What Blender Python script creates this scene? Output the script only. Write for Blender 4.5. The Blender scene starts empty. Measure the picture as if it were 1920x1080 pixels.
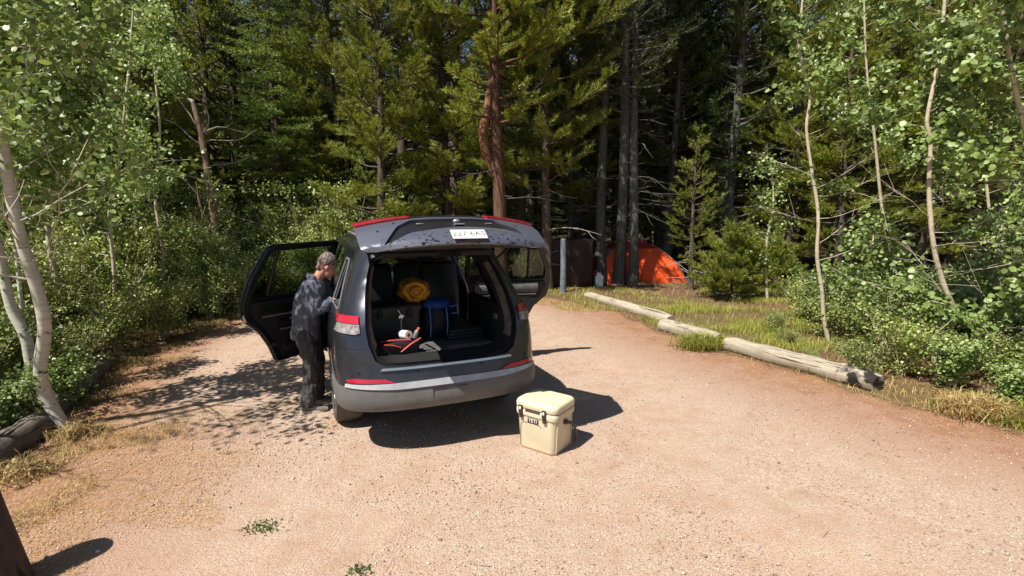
import bpy, bmesh, math, random
import numpy as np
from mathutils import Vector, Matrix, noise
from mathutils.geometry import delaunay_2d_cdt
R = math.radians
random.seed(7); rng = np.random.default_rng(7)
S = bpy.context.scene
COL = S.collection

# ------------------------------------------------------------------ camera, sky, sun, exposure
PITCH, CAMH, FPX = R(8.5), 2.18, 950.0
cam = bpy.data.cameras.new('camera'); camo = bpy.data.objects.new('camera', cam); COL.objects.link(camo)
camo.location = (0, 0, CAMH); camo.rotation_euler = (R(90) - PITCH, 0, 0)
cam.sensor_width = 36; cam.lens = 36 * FPX / 1920; cam.clip_end = 900; cam.clip_start = .05
S.camera = camo
SUN_AZ, SUN_EL = R(180 + 43), R(56)          # direction towards the sun, measured from +X
sdir = Vector((math.cos(SUN_AZ) * math.cos(SUN_EL), math.sin(SUN_AZ) * math.cos(SUN_EL), math.sin(SUN_EL)))
W = bpy.data.worlds.new('World'); S.world = W; W.use_nodes = True
nt = W.node_tree; bg = nt.nodes['Background']
sky = nt.nodes.new('ShaderNodeTexSky'); sky.sky_type = 'NISHITA'; sky.sun_disc = False
sky.sun_elevation = SUN_EL; sky.sun_rotation = math.atan2(sdir.x, sdir.y); sky.air_density = 1.0; sky.dust_density = .6
nt.links.new(sky.outputs[0], bg.inputs[0]); bg.inputs[1].default_value = .05
sun = bpy.data.lights.new('sun', 'SUN'); suno = bpy.data.objects.new('sun', sun); COL.objects.link(suno)
sun.energy = 4.6; sun.angle = R(.5); sun.color = (1, .955, .87)
suno.rotation_euler = sdir.to_track_quat('Z', 'Y').to_euler(); suno.location = (-6, -4, 12)
S.view_settings.view_transform = 'Standard'; S.view_settings.look = 'None'
S.view_settings.exposure = 0.82; S.view_settings.gamma = 1
S.render.engine = 'CYCLES'
S.cycles.use_denoising = True; S.cycles.max_bounces = 6; S.cycles.diffuse_bounces = 3; S.cycles.transmission_bounces = 4
S.cycles.transparent_max_bounces = 8; S.cycles.use_adaptive_sampling = True

def at(u, v, Y):
    """the place at forward distance Y seen at photograph position u, v"""
    X = (u - 960) / FPX; y = (540 - v) / FPX
    d = Vector((X, math.cos(PITCH) + y * math.sin(PITCH), -math.sin(PITCH) + y * math.cos(PITCH)))
    return Vector((0, 0, CAMH)) + d * (Y / d.y)

# ------------------------------------------------------------------ node helpers
class NT:
    def __init__(s, name):
        s.m = bpy.data.materials.new(name); s.m.use_nodes = True; s.t = s.m.node_tree
        s.b = s.t.nodes['Principled BSDF']; s.out = s.t.nodes['Material Output']
    def n(s, typ, **kw):
        n = s.t.nodes.new(typ)
        for k, v in kw.items():
            if k.startswith('i_'):
                key = k[2:]; key = int(key) if key.isdigit() else key.replace('_', ' ')
                s.set(n.inputs[key], v)
            else: setattr(n, k, v)
        return n
    def set(s, sock, v):
        if isinstance(v, bpy.types.NodeSocket): s.t.links.new(v, sock)
        elif isinstance(v, (tuple, list)) and len(v) == 3 and sock.type == 'RGBA': sock.default_value = (*v, 1)
        else: sock.default_value = v
    def coord(s, which='Object', scale=None):
        c = s.n('ShaderNodeTexCoord').outputs[which]
        if scale is not None:
            mp = s.n('ShaderNodeMapping'); s.set(mp.inputs['Vector'], c); mp.inputs['Scale'].default_value = scale; c = mp.outputs[0]
        return c
    def noise(s, vec, scale, detail=4, rough=.6):
        n = s.n('ShaderNodeTexNoise'); s.set(n.inputs['Vector'], vec); n.inputs['Scale'].default_value = scale
        n.inputs['Detail'].default_value = detail; n.inputs['Roughness'].default_value = rough; return n.outputs['Fac']
    def ramp(s, fac, stops, interp='LINEAR'):
        r = s.n('ShaderNodeValToRGB'); s.set(r.inputs[0], fac); e = r.color_ramp.elements; r.color_ramp.interpolation = interp
        while len(e) < len(stops): e.new(.5)
        for i, (p, c) in enumerate(stops):
            e[i].position = p; e[i].color = (*c, 1) if isinstance(c, tuple) else (c, c, c, 1)
        return r.outputs[0]
    def mix(s, fac, a, b, mode='MIX'):
        m = s.n('ShaderNodeMix', data_type='RGBA', blend_type=mode)
        s.set(m.inputs[0], fac); s.set(m.inputs[6], a); s.set(m.inputs[7], b); return m.outputs[2]
    def math(s, op, a, b=0.0):
        m = s.n('ShaderNodeMath', operation=op); s.set(m.inputs[0], a); s.set(m.inputs[1], b); return m.outputs[0]
    def base(s, v): s.set(s.b.inputs['Base Color'], v)
    def rough(s, v): s.set(s.b.inputs['Roughness'], v)
    def bump(s, h, strength=.5, dist=.01):
        b = s.n('ShaderNodeBump'); s.set(b.inputs['Height'], h); b.inputs['Strength'].default_value = strength
        b.inputs['Distance'].default_value = dist; s.t.links.new(b.outputs[0], s.b.inputs['Normal']); return b

def simple(name, col, rough=.6, metal=0, var=.12, scale=8, bump=0, bdist=.002, spec=.5, coat=0):
    m = NT(name); f = m.noise(m.coord(), scale)
    lo = tuple(max(0, c * (1 - var * 2)) for c in col); hi = tuple(min(1, c * (1 + var * 2)) for c in col)
    m.base(m.ramp(f, [(.3, lo), (.7, hi)])); m.rough(rough); m.b.inputs['Metallic'].default_value = metal
    m.b.inputs['Specular IOR Level'].default_value = spec; m.b.inputs['Coat Weight'].default_value = coat
    if bump: m.bump(m.noise(m.coord(), scale * 12), bump, bdist)
    return m.m

def mat_leaf(name, c1, c2, c3, trans=.35, rough=.45, scale=1.3, rnd=.35):
    m = NT(name)
    f = m.noise(m.coord(scale=(1, 1, 1)), scale, 2)
    wp = m.n('ShaderNodeNewGeometry')
    rnd_n = m.n('ShaderNodeObjectInfo').outputs['Random']
    isl = wp.outputs['Random Per Island']
    c = m.ramp(f, [(.3, c1), (.55, c2), (.75, c3)])
    c = m.mix(.6, c, m.ramp(isl, [(0, tuple(x * .7 for x in c1)), (.5, c2), (.8, c3), (1, tuple(min(1, x * 1.25) for x in c3))]))
    v = m.math('ADD', m.math('MULTIPLY', rnd_n, rnd), 1 - rnd / 2)
    hs = m.n('ShaderNodeHueSaturation'); m.set(hs.inputs['Color'], c); m.set(hs.inputs['Value'], v)
    m.base(hs.outputs[0]); m.rough(rough); m.b.inputs['Specular IOR Level'].default_value = .5
    tr = m.n('ShaderNodeBsdfTranslucent'); hs2 = m.n('ShaderNodeHueSaturation', i_Hue=.485, i_Saturation=1.1, i_Value=1.25)
    m.set(hs2.inputs['Color'], hs.outputs[0]); m.set(tr.inputs[0], hs2.outputs[0])
    mx = m.n('ShaderNodeMixShader'); mx.inputs[0].default_value = trans
    m.t.links.new(m.b.outputs[0], mx.inputs[1]); m.t.links.new(tr.outputs[0], mx.inputs[2]); m.t.links.new(mx.outputs[0], m.out.inputs[0])
    return m.m

def mat_bark(name, c1, c2, c3, sc=(6, 6, 1.2), bump=.6, bd=.02):
    m = NT(name); v = m.coord(scale=sc)
    a = m.noise(v, 3.5, 6, .7); b = m.noise(m.coord(), 2.0, 3)
    c = m.ramp(a, [(.32, c1), (.52, c2), (.7, c3)]); c = m.mix(m.math('MULTIPLY', b, .5), c, c2)
    m.base(c); m.rough(.9); m.bump(a, bump, bd); return m.m

def mat_aspen(name, tone=(.55, .52, .43)):
    m = NT(name); g = m.coord()
    a = m.noise(m.coord(scale=(3, 3, 14)), 2.2, 5, .7)
    k = m.noise(m.coord(scale=(1.2, 1.2, 5)), 4.5, 3, .6)
    big = m.noise(g, 1.2, 3)
    c = m.ramp(a, [(.25, tuple(x * .6 for x in tone)), (.5, tone), (.8, tuple(min(1, x * 1.15) for x in tone))])
    c = m.mix(m.ramp(big, [(.45, 0.), (.75, .6)]), c, (tone[0] * .62, tone[1] * .66, tone[2] * .5))
    c = m.mix(m.ramp(k, [(.62, 0.), (.68, .92)]), c, (.035, .03, .025))
    m.base(c); m.rough(.75); m.bump(a, .35, .008); return m.m

def mat_wood(name, c1, c2, dark, axis_scale=(1, 14, 14), charred=0):
    m = NT(name); v = m.coord(scale=axis_scale)
    a = m.noise(v, 1.5, 6, .65); b = m.noise(v, .9, 3); d = m.noise(m.coord(), 2.3, 4)
    c = m.ramp(a, [(.3, c1), (.7, c2)])
    c = m.mix(m.ramp(b, [(.36, 1.), (.41, 0.)]), c, dark)
    c = m.mix(m.ramp(d, [(.55, 0.), (.8, .55)]), c, tuple(x * .6 for x in c1))
    m.base(c); m.rough(.85); m.bump(a, .5, .012); return m.m

def mat_glass(name, tint=(.25, .27, .26), rough=.02, f0=.9):
    m = NT(name); tr = m.n('ShaderNodeBsdfTransparent'); m.set(tr.inputs[0], tint)
    gl = m.n('ShaderNodeBsdfGlossy'); gl.inputs['Roughness'].default_value = rough; m.set(gl.inputs[0], (f0, f0, f0))
    lw = m.n('ShaderNodeLayerWeight', i_Blend=.5); fr5 = m.math('ADD', m.math('MULTIPLY', m.math('POWER', lw.outputs['Facing'], 5.0), .9), .045); mx = m.n('ShaderNodeMixShader')
    m.set(mx.inputs[0], m.math('ADD', fr5, m.math('MULTIPLY', m.noise(m.coord(), 5), .03)))
    m.t.links.new(tr.outputs[0], mx.inputs[1]); m.t.links.new(gl.outputs[0], mx.inputs[2]); m.t.links.new(mx.outputs[0], m.out.inputs[0])
    return m.m

M = {}
# car paint: dark blue-grey metallic under road dust
p = NT('car_paint'); fl = p.noise(p.coord(), 900, 1); d1 = p.noise(p.coord(), 2.6, 6, .7)
gz = p.n('ShaderNodeSeparateXYZ'); p.set(gz.inputs[0], p.coord())
dust = p.math('MULTIPLY', p.ramp(d1, [(.38, 0.), (.72, 1.)]), p.ramp(gz.outputs[2], [(.1, .55), (.9, .16)]))
p.base(p.mix(dust, p.mix(fl, (.018, .021, .035), (.04, .045, .066)), (.17, .15, .13)))
p.b.inputs['Metallic'].default_value = .55; p.rough(p.math('ADD', p.math('MULTIPLY', dust, .45), .26)); p.b.inputs['Coat Weight'].default_value = .6
p.b.inputs['Coat Roughness'].default_value = .07
M['paint'] = p.m
# same paint with water drops lying on the tailgate
p = NT('wet_car_paint'); dd = p.noise(p.coord(scale=(1, 1.6, 1)), 21, 5, .65)
drop = p.ramp(dd, [(.55, 0.), (.58, 1.)]); fl = p.noise(p.coord(), 900, 1)
gy = p.n('ShaderNodeSeparateXYZ'); p.set(gy.inputs[0], p.coord()); drop = p.math('MULTIPLY', drop, p.ramp(p.math('ADD', gy.outputs[1], .5), [(.08, 1.), (.22, 0.)]))
p.base(p.mix(drop, p.mix(fl, (.08, .085, .115), (.115, .12, .15)), (.018, .021, .035)))
p.b.inputs['Metallic'].default_value = .3; p.rough(p.math('SUBTRACT', .42, p.math('MULTIPLY', drop, .36))); p.b.inputs['Coat Weight'].default_value = .3
p.bump(drop, .3, .002)
M['wet_paint'] = p.m
p = NT('bumper_plastic'); d1 = p.noise(p.coord(), 3.5, 6, .75); sc_ = p.noise(p.coord(scale=(3, 3, 30)), 3, 4)
p.base(p.mix(p.ramp(d1, [(.35, .25), (.7, .9)]), p.mix(sc_, (.055, .056, .06), (.09, .089, .09)), (.15, .143, .138))); p.rough(.5); p.bump(sc_, .08, .002)
M['bumper'] = p.m
M['black'] = simple('black_trim', (.012, .012, .013), .35, 0, .2, 6)
M['satin'] = simple('black_cabin_lining', (.007, .007, .0075), .75, 0, .2, 9, .1)
M['carpet'] = simple('cargo_carpet', (.018, .018, .018), .95, 0, .25, 40, .5)
M['rubbermat'] = simple('grey_cargo_mat', (.085, .083, .08), .7, 0, .2, 15, .3)
M['leather'] = simple('black_leather', (.008, .0078, .0075), .42, 0, .15, 20, .25)
M['litdustyjamb'] = simple('sunlit_dusty_jamb', (.11, .09, .072), .6, 0, .3, 9, .1)  # tan tone puts the sunlight on the dusty black jamb trim into its colour
M['chrome'] = simple('bright_trim', (.62, .62, .62), .2, .9, .06, 4)
M['silver'] = simple('satin_silver_trim', (.42, .42, .43), .32, .6, .1, 5)
M['red'] = NT('red_lens'); a_ = M['red']; a_.base(a_.mix(a_.noise(a_.coord(scale=(40, 1, 1)), 3), (.30, .006, .02), (.50, .02, .05))); a_.rough(.12); a_.b.inputs['Coat Weight'].default_value = 1; M['red'] = a_.m
M['clearlens'] = simple('clear_lens', (.24, .22, .21), .15, 0, .3, 30, 0, coat=1)
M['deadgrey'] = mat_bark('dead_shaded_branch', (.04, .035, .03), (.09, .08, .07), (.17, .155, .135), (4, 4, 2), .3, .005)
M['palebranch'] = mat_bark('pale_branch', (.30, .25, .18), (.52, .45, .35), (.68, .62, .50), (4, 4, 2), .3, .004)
M['lighttrim'] = simple('pale_grey_painted_trim', (.40, .40, .41), .3, .2, .1, 5, coat=.5)
M['doorglass'] = mat_glass('door_glass', (.60, .66, .61), .02, .6)
M['glass'] = mat_glass('tinted_glass', (.16, .175, .165)); M['windshield'] = mat_glass('windshield_glass', (.75, .82, .76))
M['plate'] = simple('plate_white', (.78, .78, .74), .4, 0, .03, 6)
M['plateink'] = simple('plate_ink', (.10, .11, .10), .5)
tt = NT('tyre_rubber'); tt.base(tt.ramp(tt.noise(tt.coord(), 6, 5), [(.3, (.03, .028, .026)), (.7, (.13, .11, .09))])); tt.rough(.9); tt.bump(tt.noise(tt.coord(), 60), .3, .003); M['tyre'] = tt.m
M['rim'] = simple('alloy_rim', (.3, .3, .31), .35, .9, .1, 5)
# cooler
M['cooler'] = simple('tan_cooler_shell', (.60, .53, .365), .5, 0, .05, 4, .08, .001)
M['gasket'] = simple('cooler_gasket', (.05, .035, .03), .6); M['latch'] = simple('black_latch_rubber', (.035, .024, .028), .45)
M['whiteink'] = simple('white_ink', (.75, .73, .7), .5, 0, .03)
# gear
M['yellow'] = simple('mustard_cloth', (.38, .18, .01), .8, 0, .25, 7, .4, .004)
M['blue'] = simple('blue_nylon', (.006, .045, .22), .6, 0, .3, 8, .3, .003); M['lightblue'] = simple('light_blue_webbing', (.08, .25, .6), .6)
M['navy'] = simple('navy_nylon', (.004, .006, .016), .7, 0, .3, 9, .3, .003)
M['greybin'] = simple('dark_green_grey_plastic', (.022, .028, .026), .6, 0, .2, 8)
M['redcloth'] = simple('red_straps', (.42, .03, .02), .6); M['orange'] = simple('orange_cap', (.65, .16, .04), .5)
# people
def cloth(name, c, sc=6, var=.3):
    m = NT(name); a = m.noise(m.coord(), sc * 2, 4, .7); w0 = m.n('ShaderNodeTexWave', i_Scale=5.0, i_Distortion=9.0, i_Detail=3.0); m.set(w0.inputs['Vector'], m.coord(scale=(1, 1, .5))); w0.inputs['Detail Scale'].default_value = 1.4; w = w0.outputs['Fac']
    m.base(m.ramp(a, [(.3, tuple(x * (1 - var) for x in c)), (.7, tuple(min(1, x * (1 + var)) for x in c))])); m.rough(.85)
    m.bump(m.math('ADD', w, m.math('MULTIPLY', m.noise(m.coord(), 300, 1), .1)), .45, .02); return m.m
M['shirt'] = cloth('slate_shirt_cloth', (.10, .108, .14), 6, .08); M['trousers'] = cloth('dark_grey_trousers_cloth', (.045, .043, .043), 5, .1)
M['skin'] = simple('skin', (.42, .19, .13), .55, 0, .12, 12, .15, .002); M['shoe'] = simple('grey_shoe', (.17, .15, .13), .8, 0, .25, 14)
M['sole'] = simple('pale_sole', (.5, .46, .4), .8)
M['hair'] = simple('grey_hair', (.15, .115, .095), .8, 0, .6, 60, .8, .006)
M['eye'] = simple('eye', (.3, .28, .26), .2)
# vegetation
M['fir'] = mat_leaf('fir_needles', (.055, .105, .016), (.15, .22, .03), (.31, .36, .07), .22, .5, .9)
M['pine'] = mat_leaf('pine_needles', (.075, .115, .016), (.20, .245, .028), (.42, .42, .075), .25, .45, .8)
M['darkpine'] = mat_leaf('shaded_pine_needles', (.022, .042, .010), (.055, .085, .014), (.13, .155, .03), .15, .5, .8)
M['aspenleaf'] = mat_leaf('aspen_leaf', (.085, .15, .032), (.19, .27, .06), (.40, .48, .20), .28, .45, 1.5)
M['shrubleaf'] = mat_leaf('shrub_leaf', (.085, .135, .022), (.225, .28, .055), (.47, .51, .20), .28, .4, 1.0, .5)
M['grass'] = mat_leaf('grass_blades', (.13, .19, .02), (.31, .35, .045), (.48, .42, .12), .3, .6, .6, .3)
M['drygrass'] = mat_leaf('dry_grass', (.26, .17, .06), (.42, .30, .12), (.56, .43, .20), .25, .7, .8, .3)
M['straw'] = mat_leaf('straw_litter', (.27, .14, .05), (.46, .28, .09), (.66, .46, .20), .1, .7, 1.5, .2)
M['bark'] = mat_bark('pine_bark', (.03, .023, .018), (.085, .06, .045), (.17, .125, .095))
M['redbark'] = mat_bark('red_pine_bark', (.035, .016, .010), (.11, .05, .028), (.24, .12, .07), (5, 5, 1))
M['orangebark'] = mat_bark('orange_brown_bark', (.07, .028, .012), (.21, .095, .045), (.36, .19, .09), (5, 5, 1))
M['greybark'] = mat_bark('grey_bark', (.03, .028, .025), (.085, .08, .072), (.19, .18, .165), (5, 5, 1))
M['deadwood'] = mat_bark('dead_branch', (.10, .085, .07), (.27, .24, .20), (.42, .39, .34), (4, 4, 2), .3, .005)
M['snag'] = mat_bark('snag_bark', (.06, .035, .022), (.20, .12, .08), (.42, .33, .26), (5, 5, 1))
M['aspen'] = mat_aspen('aspen_bark'); M['aspen_tan'] = mat_aspen('tan_aspen_bark', (.52, .44, .32))
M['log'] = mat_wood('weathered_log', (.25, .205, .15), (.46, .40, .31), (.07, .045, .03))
M['char'] = mat_wood('charred_log_end', (.25, .205, .15), (.46, .40, .31), (.07, .045, .03))
_t_ = M['char'].node_tree; _b = _t_.nodes['Principled BSDF']; _src = _b.inputs['Base Color'].links[0].from_socket
_n = _t_.nodes.new('ShaderNodeTexNoise'); _n.inputs['Scale'].default_value = 5.5; _n.inputs['Detail'].default_value = 5; _c = _t_.nodes.new('ShaderNodeTexCoord'); _t_.links.new(_c.outputs['Object'], _n.inputs['Vector'])
_r = _t_.nodes.new('ShaderNodeValToRGB'); _r.color_ramp.elements[0].position = .46; _r.color_ramp.elements[1].position = .54; _t_.links.new(_n.outputs['Fac'], _r.inputs[0])
_m = _t_.nodes.new('ShaderNodeMix'); _m.data_type = 'RGBA'; _t_.links.new(_r.outputs[0], _m.inputs[0]); _t_.links.new(_src, _m.inputs[6]); _m.inputs[7].default_value = (.012, .010, .009, 1); _t_.links.new(_m.outputs[2], _b.inputs['Base Color'])
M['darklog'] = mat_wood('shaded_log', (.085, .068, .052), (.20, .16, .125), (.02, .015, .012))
M['post'] = mat_wood('dark_post_wood', (.035, .020, .018), (.085, .05, .042), (.008, .005, .005), (14, 14, 1))
M['rust'] = simple('brown_painted_steel', (.03, .012, .009), .7, 0, .3, 3)
M['greypost'] = simple('blue_grey_pole', (.13, .15, .18), .7, 0, .2, 7)
M['tent'] = simple('orange_tent_fly', (.85, .095, .012), .6, 0, .08, 3, .1, .01)
M['tentred'] = simple('red_tent_roof', (.30, .012, .014), .6, 0, .1, 3); M['tentpink'] = simple('pale_tent_door', (.5, .28, .26), .7)
M['stone'] = None

# ------------------------------------------------------------------ mesh helpers
def npmesh(name, V, F, mat=None, smooth=False):
    """V (n,3); F a list of index arrays, each (m,k)"""
    V = np.asarray(V, dtype=np.float32); F = F if isinstance(F, list) else [F]
    me = bpy.data.meshes.new(name); me.vertices.add(len(V)); me.vertices.foreach_set('co', V.ravel())
    nl = sum(f.size for f in F); npoly = sum(len(f) for f in F)
    me.loops.add(nl); me.polygons.add(npoly)
    me.loops.foreach_set('vertex_index', np.concatenate([f.ravel() for f in F]).astype(np.int32))
    tot = np.concatenate([np.full(len(f), f.shape[1]) for f in F]); st = np.concatenate([[0], np.cumsum(tot)[:-1]])
    me.polygons.foreach_set('loop_start', st.astype(np.int32))
    if smooth: me.polygons.foreach_set('use_smooth', np.ones(npoly, dtype=bool))
    me.update(calc_edges=True); me.validate()
    if mat: me.materials.append(mat)
    return me

def link(name, me, parent=None, **props):
    o = bpy.data.objects.new(name, me); COL.objects.link(o)
    if parent is not None: o.parent = parent
    for k, v in props.items(): o[k] = v
    return o
def empty(name, loc, rz=0, **props):
    o = bpy.data.objects.new(name, None); COL.objects.link(o); o.location = loc; o.rotation_euler = (0, 0, rz)
    o.empty_display_size = .2
    for k, v in props.items(): o[k] = v
    return o
def pymesh(name, V, F, mat=None, smooth=False):
    me = bpy.data.meshes.new(name); me.from_pydata([tuple(v) for v in V], [], [tuple(f) for f in F]); me.update()
    if smooth: me.polygons.foreach_set('use_smooth', [True] * len(me.polygons))
    if mat: me.materials.append(mat)
    return me
def autosmooth(me, ang=35):
    me.polygons.foreach_set('use_smooth', [True] * len(me.polygons))
    try: me.set_sharp_from_angle(angle=R(ang))
    except Exception: pass

class MB:
    def __init__(s): s.V = []; s.F = []
    def add(s, V, F):
        o = len(s.V); s.V += [Vector(v) for v in V]; s.F += [tuple(i + o for i in f) for f in F]; return s
    def box(s, c, d, rot=None, bevel=0, seg=2):
        bm = bmesh.new(); bmesh.ops.create_cube(bm, size=1)
        for v in bm.verts: v.co = Vector((v.co.x * d[0], v.co.y * d[1], v.co.z * d[2]))
        if bevel: bmesh.ops.bevel(bm, geom=bm.edges[:], offset=bevel, segments=seg, affect='EDGES', profile=.5)
        m = Matrix.Translation(c) @ (rot.to_4x4() if rot is not None else Matrix())
        bm.verts.ensure_lookup_table(); s.add([m @ v.co for v in bm.verts], [[v.index for v in f.verts] for f in bm.faces]); bm.free(); return s
    def tube(s, pts, rad, seg=8, cap=True, wob=0, flat=1, seed=0):
        pts = [Vector(p) for p in pts]; n = len(pts)
        if not hasattr(rad, '__len__'): rad = [rad] * n
        V = []; up = None
        for i, p in enumerate(pts):
            t = (pts[min(i + 1, n - 1)] - pts[max(i - 1, 0)]).normalized()
            if up is None:
                up = Vector((0, 0, 1)) if abs(t.z) < .9 else Vector((1, 0, 0))
            side = t.cross(up).normalized(); up = side.cross(t).normalized()
            r = rad[i]; r = r if hasattr(r, '__len__') else (r, r * flat)
            for k in range(seg):
                a = 2 * math.pi * k / seg; w = 1
                if wob: w = 1 + wob * noise.noise(Vector((math.cos(a) * 1.3 + seed, math.sin(a) * 1.3, i * .35 + seed)))
                V.append(p + side * (math.cos(a) * r[0] * w) + up * (math.sin(a) * r[1] * w))
        F = [(i * seg + k, i * seg + (k + 1) % seg, (i + 1) * seg + (k + 1) % seg, (i + 1) * seg + k) for i in range(n - 1) for k in range(seg)]
        if cap: F += [tuple(range(seg))[::-1], tuple((n - 1) * seg + k for k in range(seg))]
        return s.add(V, F)
    def ball(s, c, r, seg=12, rings=8, rot=None):
        r = r if hasattr(r, '__len__') else (r, r, r); V = []
        for i in range(rings + 1):
            th = math.pi * i / rings
            for k in range(seg):
                ph = 2 * math.pi * k / seg; v = Vector((math.sin(th) * math.cos(ph) * r[0], math.sin(th) * math.sin(ph) * r[1], math.cos(th) * r[2]))
                V.append(Vector(c) + (rot @ v if rot is not None else v))
        F = [(i * seg + k, (i + 1) * seg + k, (i + 1) * seg + (k + 1) % seg, i * seg + (k + 1) % seg) for i in range(rings) for k in range(seg)]
        return s.add(V, F)
    def build(s, name, mat, parent=None, smooth=30, **props):
        me = pymesh(name, s.V, s.F, mat)
        if smooth: autosmooth(me, smooth)
        return link(name, me, parent, **props)

def in_poly(x, y, P):
    c = False; j = len(P) - 1
    for i in range(len(P)):
        xi, yi = P[i]; xj, yj = P[j]
        if (yi > y) != (yj > y) and x < (xj - xi) * (y - yi) / (yj - yi) + xi: c = not c
        j = i
    return c
def dens(P, step, closed=True):
    out = []; n = len(P)
    for i in range(n if closed else n - 1):
        a = Vector(P[i]); b = Vector(P[(i + 1) % n]); k = max(1, int((b - a).length / step))
        out += [tuple(a.lerp(b, j / k)) for j in range(k)]
    if not closed: out.append(tuple(P[-1]))
    return out
def rnd_poly(P, r, seg=4):
    """rounds the corners of polygon P"""
    out = []; n = len(P)
    for i in range(n):
        a, b, c = Vector(P[i - 1]), Vector(P[i]), Vector(P[(i + 1) % n])
        q = min(r, (a - b).length * .45, (c - b).length * .45); p0 = b + (a - b).normalized() * q; p1 = b + (c - b).normalized() * q
        for k in range(seg + 1):
            t = k / seg; out.append(tuple((1 - t) ** 2 * p0 + 2 * t * (1 - t) * b + t * t * p1))
    return out
def panel(outline, holes, mapf, step=.06, thick=.02, side=1):
    """flat outline with holes, triangulated, carried onto a curved surface by mapf(u, v, offset) and given thickness"""
    loops = [dens(outline, step)] + [dens(h, step) for h in holes]
    V = []; E_ = []
    for L in loops:
        o = len(V); V += [Vector(p) for p in L]; E_ += [(o + i, o + (i + 1) % len(L)) for i in range(len(L))]
    xs = [p[0] for p in loops[0]]; ys = [p[1] for p in loops[0]]
    nx = int((max(xs) - min(xs)) / step) + 1; ny = int((max(ys) - min(ys)) / step) + 1
    B = np.array([tuple(v) for v in V])
    for i in range(1, nx):
        for j in range(1, ny):
            x = min(xs) + (max(xs) - min(xs)) * i / nx; y = min(ys) + (max(ys) - min(ys)) * j / ny
            if in_poly(x, y, loops[0]) and not any(in_poly(x, y, h) for h in loops[1:]):
                if np.min((B[:, 0] - x) ** 2 + (B[:, 1] - y) ** 2) > (step * .4) ** 2: V.append(Vector((x, y)))
    r = delaunay_2d_cdt(V, E_, [], 0, 1e-6); P = r[0]; T = []
    for f in r[2]:
        cx = sum(P[i][0] for i in f) / 3; cy = sum(P[i][1] for i in f) / 3
        if in_poly(cx, cy, loops[0]) and not any(in_poly(cx, cy, h) for h in loops[1:]): T.append(tuple(f))
    n = len(P); A = [mapf(p[0], p[1], 0) for p in P]; Bk = [mapf(p[0], p[1], -thick) for p in P]
    cnt = {}
    for f in T:
        for k in range(3):
            e = (f[k], f[(k + 1) % 3]); cnt[e] = 1
    F = [f if side > 0 else f[::-1] for f in T] + [tuple(i + n for i in (f[::-1] if side > 0 else f)) for f in T]
    for (a, b) in list(cnt):
        if (b, a) not in cnt: F.append((b, a, a + n, b + n) if side > 0 else (a, b, b + n, a + n))
    return A + Bk, F

# ------------------------------------------------------------------ ground
LOT = [(-4.6, -6), (-4.3, 2.2), (-4.25, 3.4), (-4.5, 4.6), (-4.95, 5.9), (-5.5, 7.2), (-5.7, 9.0), (-5.6, 10.6), (-4.2, 12.2), (-1.5, 13.4), (.6, 13.2), (1.55, 12.2), (2.35, 10.9),
       (2.75, 9.3), (3.4, 7.75), (4.3, 6.05), (4.75, 5.2), (5.6, 4.2), (7.5, 3.0), (11, 2), (14, -6)]
def dist_lot(x, y):
    d = 1e9; n = len(LOT)
    for i in range(n):
        ax, ay = LOT[i]; bx, by = LOT[(i + 1) % n]; dx, dy = bx - ax, by - ay
        t = max(0, min(1, ((x - ax) * dx + (y - ay) * dy) / (dx * dx + dy * dy)))
        d = min(d, math.hypot(x - ax - t * dx, y - ay - t * dy))
    return d if in_poly(x, y, LOT) else -d
def gz_at(x, y):
    r = math.hypot(x, y)
    z = .05 * noise.noise(Vector((x * .35, y * .35, 0))) + .5 * noise.noise(Vector((x * .06, y * .06, 3))) * min(1, max(0, (r - 18) / 20))
    d = dist_lot(x, y) if r < 40 else -9
    if d > -.6: z *= max(0, min(1, -d / .6)) * 1.0
    if y > 32: z += ((y - 32) / 60) ** 1.4 * 7
    if abs(x) > 110: z += ((abs(x) - 110) / 60) ** 1.4 * 8
    return z
def gridpos(lo, hi, n, c, k):
    t = np.linspace(-1, 1, n); s = np.sign(t) * np.abs(t) ** k; return np.where(s < 0, c + s * (c - lo), c + s * (hi - c))
gx = gridpos(-260, 260, 150, 0, 2.6); gy = gridpos(-120, 420, 170, 7, 2.6)
V = [(x, y, gz_at(x, y) - .012) for y in gy for x in gx]; nxg = len(gx)
F = [(j * nxg + i, j * nxg + i + 1, (j + 1) * nxg + i + 1, (j + 1) * nxg + i) for j in range(len(gy) - 1) for i in range(nxg - 1)]
g = NT('forest_floor'); c0 = g.coord(); n1 = g.noise(c0, .35, 5); n2 = g.noise(c0, 9, 6, .7); n3 = g.noise(c0, 60, 3)
cc = g.ramp(n2, [(.3, (.07, .040, .024)), (.55, (.15, .088, .052)), (.75, (.27, .17, .10))])
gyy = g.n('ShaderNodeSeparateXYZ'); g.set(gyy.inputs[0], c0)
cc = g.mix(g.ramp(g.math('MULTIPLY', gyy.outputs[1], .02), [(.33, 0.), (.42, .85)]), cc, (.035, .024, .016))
cc = g.mix(g.ramp(n1, [(.45, 0.), (.62, .6)]), cc, (.12, .13, .035))
g.base(cc); g.rough(1); g.b.inputs['Specular IOR Level'].default_value = .1; g.bump(g.math('ADD', n2, g.math('MULTIPLY', n3, .4)), .7, .04)
link('ground', pymesh('ground', V, F, g.m, True), kind='structure')

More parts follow.
